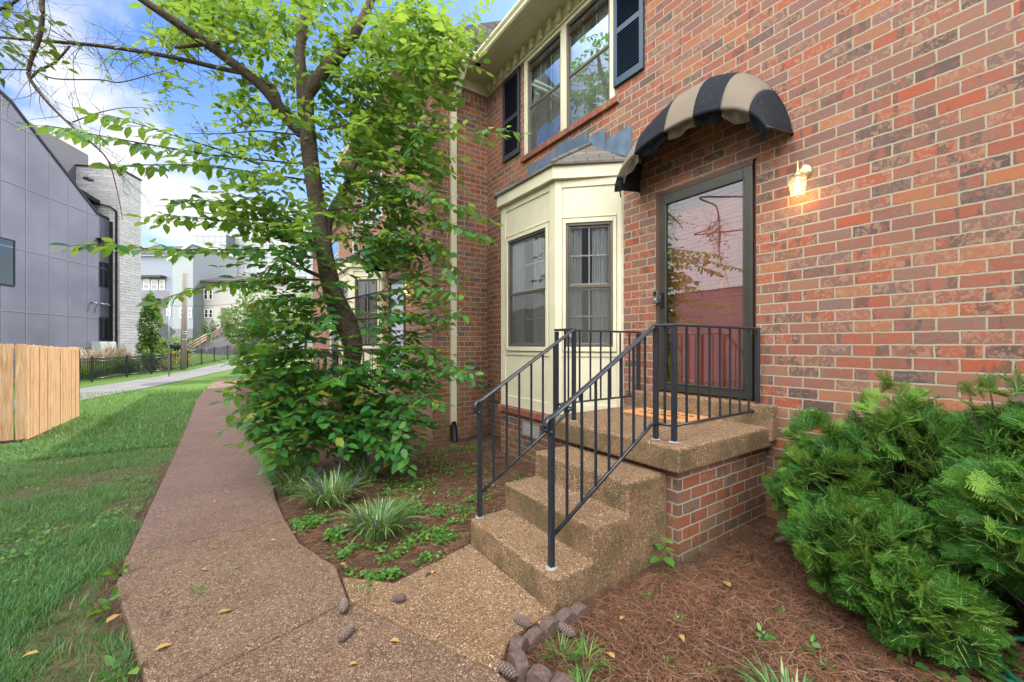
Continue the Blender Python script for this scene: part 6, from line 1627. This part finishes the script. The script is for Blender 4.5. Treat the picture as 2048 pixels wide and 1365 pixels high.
# ============================================================ FAR HOUSES
def fbox(root, name, px0, px1, py0, py1, Z, mat, depth=6, dz=0):
    a = at(px0, py1, Z); b = at(px1, py1, Z); z1 = at(px0, py0, Z).z; z0 = a.z-2.5
    u = (b-a); u.z = 0; L = u.length; u.normalize(); n = Vector((u.y, -u.x, 0))
    q = MB(); q.obox(Vector((a.x,a.y,0)), u, n, 0, L, -depth, 0, z0+dz, z1); return q.build(name, M[mat], root), Vector((a.x,a.y,0)), u, n, L, z1
def fwin(root, a, u, n, s0, s1, z0, z1, cols=2, fm='white', gm='glass_dark'):
    window_unit(root, a+u*s0+n*.05+Vector((0,0,z0)), u, n, s1-s0, z0, z1, gm, cols=cols, rows_up=1, rows_lo=1, screen=False, curtain=False, framemat=fm, frame=.07, depth=.02)
def zpy(py, Z): return at(0, py, Z).z
gh = thing('grey_house', 'grey siding house with dark pitched roof and white gable left of the pole', 'house', at(330,700,46))
o, a, u, n, L, z1 = fbox(gh, 'front_wall', 262, 350, 512, 700, 46, 'sid_grey', 8)
sc_ = lambda px, ref=262, Z=46: (px-ref)/813*Z*1.0
k_ = L/(350-262)
for px0, px1, py0, py1 in ((288,300,558,580),(303,316,560,580),(320,330,560,580)): fwin(gh, a, u, n, (px0-262)*k_, (px1-262)*k_, zpy(py1,46), zpy(py0,46))
fwin(gh, a, u, n, (334-262)*k_, (343-262)*k_, zpy(632,46), zpy(612,46))
q = MB(); q.obox(a, u, n, (280-262)*k_, (338-262)*k_, .0, .03, zpy(700,46)-1, zpy(583,46)); q.build('brick_plinth', M['greybrick'], gh)
q = MB(); q.obox(a, u, n, (303-262)*k_, (322-262)*k_, .0, 1.2, zpy(606,46), zpy(598,46)); q.build('door_canopy', M['roofgrey'], gh); q = MB(); q.obox(a, u, n, (280-262)*k_, (333-262)*k_, .0, .8, zpy(560,46)+.15, zpy(553,46)); q.build('porch_roof', M['roofgrey'], gh)
q = MB(); q.obox(a, u, n, (309-262)*k_, (321-262)*k_, .03, .07, zpy(668,46), zpy(611,46)); q.build('front_door', M['sid_lt'], gh)
# roof plane rising away, ridge parallel to the front
q = MB(); r0 = a+Vector((0,0,z1)); q.prism([r0-u*1+n*.5, r0+u*(L+2.1)+n*.5, r0+u*(L+.6)-n*4+Vector((0,0,1.9)), r0-u*1-n*4+Vector((0,0,1.9))], (0,0,.15)); q.build('roof', M['roofgrey'], gh)
# white gable wing
Zg = 44; a2 = at(345,700,Zg); b2 = at(386,700,Zg); u2 = (b2-a2); u2.z = 0; L2 = u2.length; u2.normalize(); n2 = Vector((u2.y,-u2.x,0)); base = Vector((a2.x,a2.y,0))
q = MB(); q.prism([base+Vector((0,0,-1)), base+u2*L2+Vector((0,0,-1)), base+u2*L2+Vector((0,0,zpy(492,Zg))), base+u2*L2*.92+Vector((0,0,zpy(492,Zg))), base+Vector((0,0,zpy(520,Zg)))], -n2*7); q.build('gable_wall', M['sid_lt'], gh)
q = MB(); q.prism([base-u2*.35+n2*.3+Vector((0,0,zpy(523,Zg))), base+u2*(L2+.1)+n2*.3+Vector((0,0,zpy(489,Zg))), base+u2*(L2+.1)+n2*.3+Vector((0,0,zpy(485,Zg))), base-u2*.35+n2*.3+Vector((0,0,zpy(519,Zg)))], -n2*7.5); q.build('gable_roof', M['white'], gh)
k2 = L2/41
for px0, px1 in ((360,366),(377,384)): fwin(gh, base, u2, n2, (px0-345)*k2, (px1-345)*k2, zpy(636,Zg), zpy(616,Zg), cols=1)
q = MB(); q.obox(base, u2, n2, 0, L2, .0, .04, -1, zpy(658,Zg)); q.build('grey_plinth', M['greybrick'], gh)
wh = thing('white_house', 'white painted house with dark roof behind the two conifers', 'house', at(420,700,45))
o, a, u, n, L, z1 = fbox(wh, 'front_wall', 386, 600, 566, 700, 45.5, 'whitebrick', 7); k_ = L/214
for px0, px1, py0, py1 in ((408,416,578,600),(418,426,578,600),(409,417,619,636),(418,426,619,636),(476,484,578,600),(520,532,578,600),(520,532,619,640)):
    fwin(wh, a, u, n, (px0-386)*k_, (px1-386)*k_, zpy(py1,45.5), zpy(py0,45.5))
q = MB(); r0 = a+Vector((0,0,z1)); q.prism([r0-u*.2+n*.5, r0+u*(L+.4)+n*.5, r0+u*(L-1)-n*3.5+Vector((0,0,1.1)), r0+u*.8-n*3.5+Vector((0,0,1.1))], (0,0,.2)); q.build('roof', M['roofgrey'], wh)
q = MB(); q.obox(a, u, n, (463-386)*k_, (479-386)*k_, .0, .05, zpy(652,45.5), zpy(625,45.5)); q.build('front_door', M['reddoor'], wh)
q = MB(); q.obox(a, u, n, (448-386)*k_, (462-386)*k_, .0, 1.6, -1, zpy(618,45.5)); q.obox(a, u, n, (484-386)*k_, (505-386)*k_, 0, 1.6, -1, zpy(618,45.5)); q.build('entry_wall', M['whitebrick'], wh)
cb = thing('office_block', 'tall building clad in grey square panels rising behind the houses', 'building', at(500,600,95))
fbox(cb, 'tall_wall', 449, 640, 447, 700, 95, 'tile', 12); fbox(cb, 'low_wall', 386, 452, 469, 700, 92, 'tile', 12)
# wide stairs
st = thing('garden_stairs', 'two wide grey outdoor stair flights with wooden side rails before the white house', 'stairs', at(450,735,36))
def flight(px0, px1, pyb, pyt, Zb, Zt, n):
    a, b = at(px0, pyb, Zb), at(px1, pyb, Zb); c = at(px0, pyt, Zt); u = b-a; u.z = 0; L = u.length; u.normalize(); nb_ = Vector((-u.y, u.x, 0)); dz = (c.z-a.z)/n; dp = (Zt-Zb)/n; q = MB()
    for i in range(n): q.obox(Vector((a.x,a.y,0)), u, nb_, 0, L, dp*i, dp*(n-i)+dp*i+.2, a.z-1, a.z+dz*(i+1))
    q.build('stair_flight', M['wstair'], st); return a, u, nb_, L, dz*n, dp*n
def siderail(a, nb_, off, rise, run):
    q = MB(); 
    for h in (.35,.6,.85): q.tube([a+off+Vector((0,0,h)), a+off+nb_*run+Vector((0,0,h+rise))], .05, n=4, square=True)
    for t in (0,.33,.66,1): p = a+off+nb_*run*t+Vector((0,0,rise*t)); q.box(p.x-.05,p.x+.05,p.y-.05,p.y+.05,p.z-.1,p.z+.95)
    q.build('side_rail', M['railwood'], st)
a, u, nb_, L, rise, run = flight(372, 464, 712, 686, 37, 39.5, 7); siderail(a, nb_, Vector((0,0,0)), rise, run); siderail(a, nb_, u*L, rise, run)
a, u, nb_, L, rise, run = flight(424, 500, 684, 655, 41, 44.2, 8); siderail(a, nb_, Vector((0,0,0)), rise, run)
q = MB(); p = a+u*(L*.52); q.prism([p+Vector((0,0,-.2)), p+nb_*run+Vector((0,0,rise-.2)), p+nb_*run+Vector((0,0,rise+.9)), p+Vector((0,0,.9))], u*.25); q.build('cheek_wall', M['white'], st)
for k, px in enumerate((322,350,356)):
    b = at(px, 720, 33-k*.3); b.z = zl(b.x,b.y); t = thing('post_box', ['dark box on a post behind the orange flowers','dark box on a post left of the utility pole','second dark box on a post beside the utility pole'][k], 'post box', b, group='boxes on posts'); q = MB(); q.box(b.x-.06,b.x+.06,b.y-.06,b.y+.06,b.z,b.z+1.3); q.build('post', M['black'], t); q = MB(); q.box(b.x-.32,b.x+.32,b.y-.3,b.y+.3,b.z+.85,b.z+1.2); q.build('box', M['black'], t, bevel=.05)
# ============================================================ CAMERA, SUN, SKY
cam = bpy.data.cameras.new('Camera'); co = bpy.data.objects.new('Camera', cam); COL.objects.link(co); scene.camera = co
co.location = (0, 0, EYE); fw = Vector((SA, CA, 0)); co.rotation_euler = fw.to_track_quat('-Z', 'Y').to_euler()
cam.sensor_width = 36; cam.lens = FOC/2048*36; cam.shift_y = (HY-682.5)/2048; cam.clip_start = .05; cam.clip_end = 3000
SUN_EL, SUN_AZ = R(47), R(28)        # azimuth measured from +x toward +y
sd_ = Vector((math.cos(SUN_AZ)*math.cos(SUN_EL), math.sin(SUN_AZ)*math.cos(SUN_EL), math.sin(SUN_EL)))
sl = bpy.data.lights.new('sun', 'SUN'); sl.energy = SUNE; sl.angle = R(.55); sl.color = (1, .94, .84)
so = bpy.data.objects.new('sun', sl); COL.objects.link(so); so.rotation_euler = sd_.to_track_quat('Z', 'Y').to_euler()
wd = bpy.data.worlds.new('World'); scene.world = wd; wd.use_nodes = True; nt = wd.node_tree; nt.nodes.clear()
N = lambda t: nt.nodes.new('ShaderNode'+t)
out = N('OutputWorld'); bg = N('Background'); bg.inputs[1].default_value = .10
sky = N('TexSky'); sky.sky_type = 'NISHITA'; sky.sun_disc = False; sky.sun_elevation = SUN_EL; sky.sun_rotation = math.pi/2-SUN_AZ
sky.air_density = 1.0; sky.dust_density = .6; sky.ozone_density = 2.5
tc = N('TexCoord'); sx = N('SeparateXYZ'); nt.links.new(tc.outputs['Generated'], sx.inputs[0])
ad = N('Math'); ad.operation = 'MAXIMUM'; nt.links.new(sx.outputs[2], ad.inputs[0]); ad.inputs[1].default_value = 0
ad2 = N('Math'); ad2.operation = 'ADD'; nt.links.new(ad.outputs[0], ad2.inputs[0]); ad2.inputs[1].default_value = .22
dv = N('VectorMath'); dv.operation = 'DIVIDE'; nt.links.new(tc.outputs['Generated'], dv.inputs[0]); cb3 = N('CombineXYZ')
for i in range(3): nt.links.new(ad2.outputs[0], cb3.inputs[i])
nt.links.new(cb3.outputs[0], dv.inputs[1])
mp = N('Mapping'); mp.inputs['Location'].default_value = (CLX, CLY, 0); mp.inputs['Scale'].default_value = (1, 1, 1.0); nt.links.new(dv.outputs[0], mp.inputs[0])
nz = N('TexNoise'); nz.inputs['Scale'].default_value = 1.15; nz.inputs['Detail'].default_value = 7; nz.inputs['Roughness'].default_value = .52; nz.inputs['Distortion'].default_value = .25; nt.links.new(mp.outputs[0], nz.inputs['Vector'])
rp = N('ValToRGB'); rp.color_ramp.elements[0].position = CL0; rp.color_ramp.elements[1].position = CL0+.11; nt.links.new(nz.outputs[0], rp.inputs[0])
hz = N('MapRange'); hz.inputs[1].default_value = .45; hz.inputs[2].default_value = 0; hz.inputs[3].default_value = 0; hz.inputs[4].default_value = .55; nt.links.new(sx.outputs[2], hz.inputs[0])
mx0 = N('Math'); mx0.operation = 'MAXIMUM'; nt.links.new(rp.outputs[0], mx0.inputs[0]); nt.links.new(hz.outputs[0], mx0.inputs[1])
cg = N('VectorMath'); cg.operation = 'DOT_PRODUCT'; nt.links.new(tc.outputs['Generated'], cg.inputs[0]); cg.inputs[1].default_value = Vector((-.62,.62,.55)).normalized()
cm = N('MapRange'); cm.interpolation_type = 'SMOOTHSTEP'; cm.inputs[1].default_value = .90; cm.inputs[2].default_value = .97; cm.inputs[3].default_value = 1; cm.inputs[4].default_value = 0; nt.links.new(cg.outputs['Value'], cm.inputs[0])
mg = N('Math'); mg.operation = 'MULTIPLY'; nt.links.new(mx0.outputs[0], mg.inputs[0]); nt.links.new(cm.outputs[0], mg.inputs[1])
mx = N('Mix'); mx.data_type = 'RGBA'; nt.links.new(mg.outputs[0], mx.inputs[0]); 
gm = N('Mix'); gm.data_type = 'RGBA'; gm.blend_type = 'MULTIPLY'; gm.inputs[0].default_value = 1; nt.links.new(sky.outputs[0], gm.inputs[6]); gm.inputs[7].default_value = (.68, .86, 1.12, 1)
nt.links.new(gm.outputs[2], mx.inputs[6]); mx.inputs[7].default_value = (CLB*.97, CLB*.98, CLB, 1)
# unseen bright bank added behind and left of the camera to light shaded fronts
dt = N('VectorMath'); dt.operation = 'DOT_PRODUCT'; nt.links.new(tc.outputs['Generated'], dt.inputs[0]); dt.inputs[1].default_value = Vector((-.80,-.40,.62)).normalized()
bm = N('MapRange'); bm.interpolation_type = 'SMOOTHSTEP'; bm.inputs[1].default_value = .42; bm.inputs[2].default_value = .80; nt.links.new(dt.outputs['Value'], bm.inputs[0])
bmx = N('Mix'); bmx.data_type = 'RGBA'; nt.links.new(bm.outputs[0], bmx.inputs[0]); nt.links.new(mx.outputs[2], bmx.inputs[6]); bmx.inputs[7].default_value = (FILL_BANK, FILL_BANK*.985, FILL_BANK*.96, 1)
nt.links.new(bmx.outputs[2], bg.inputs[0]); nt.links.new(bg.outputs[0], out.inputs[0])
vs = scene.view_settings; scene.display_settings.display_device = 'sRGB'; vs.view_transform = 'Standard'; vs.look = 'None'; vs.exposure = EXPO; vs.gamma = 1; vs.use_curve_mapping = False
scene.render.engine = 'CYCLES'; scene.render.resolution_x, scene.render.resolution_y = 1024, 682
cy = scene.cycles; cy.max_bounces = 8; cy.diffuse_bounces = 4; cy.transparent_max_bounces = 16; cy.transmission_bounces = 6; cy.glossy_bounces = 3; cy.sample_clamp_indirect = 6
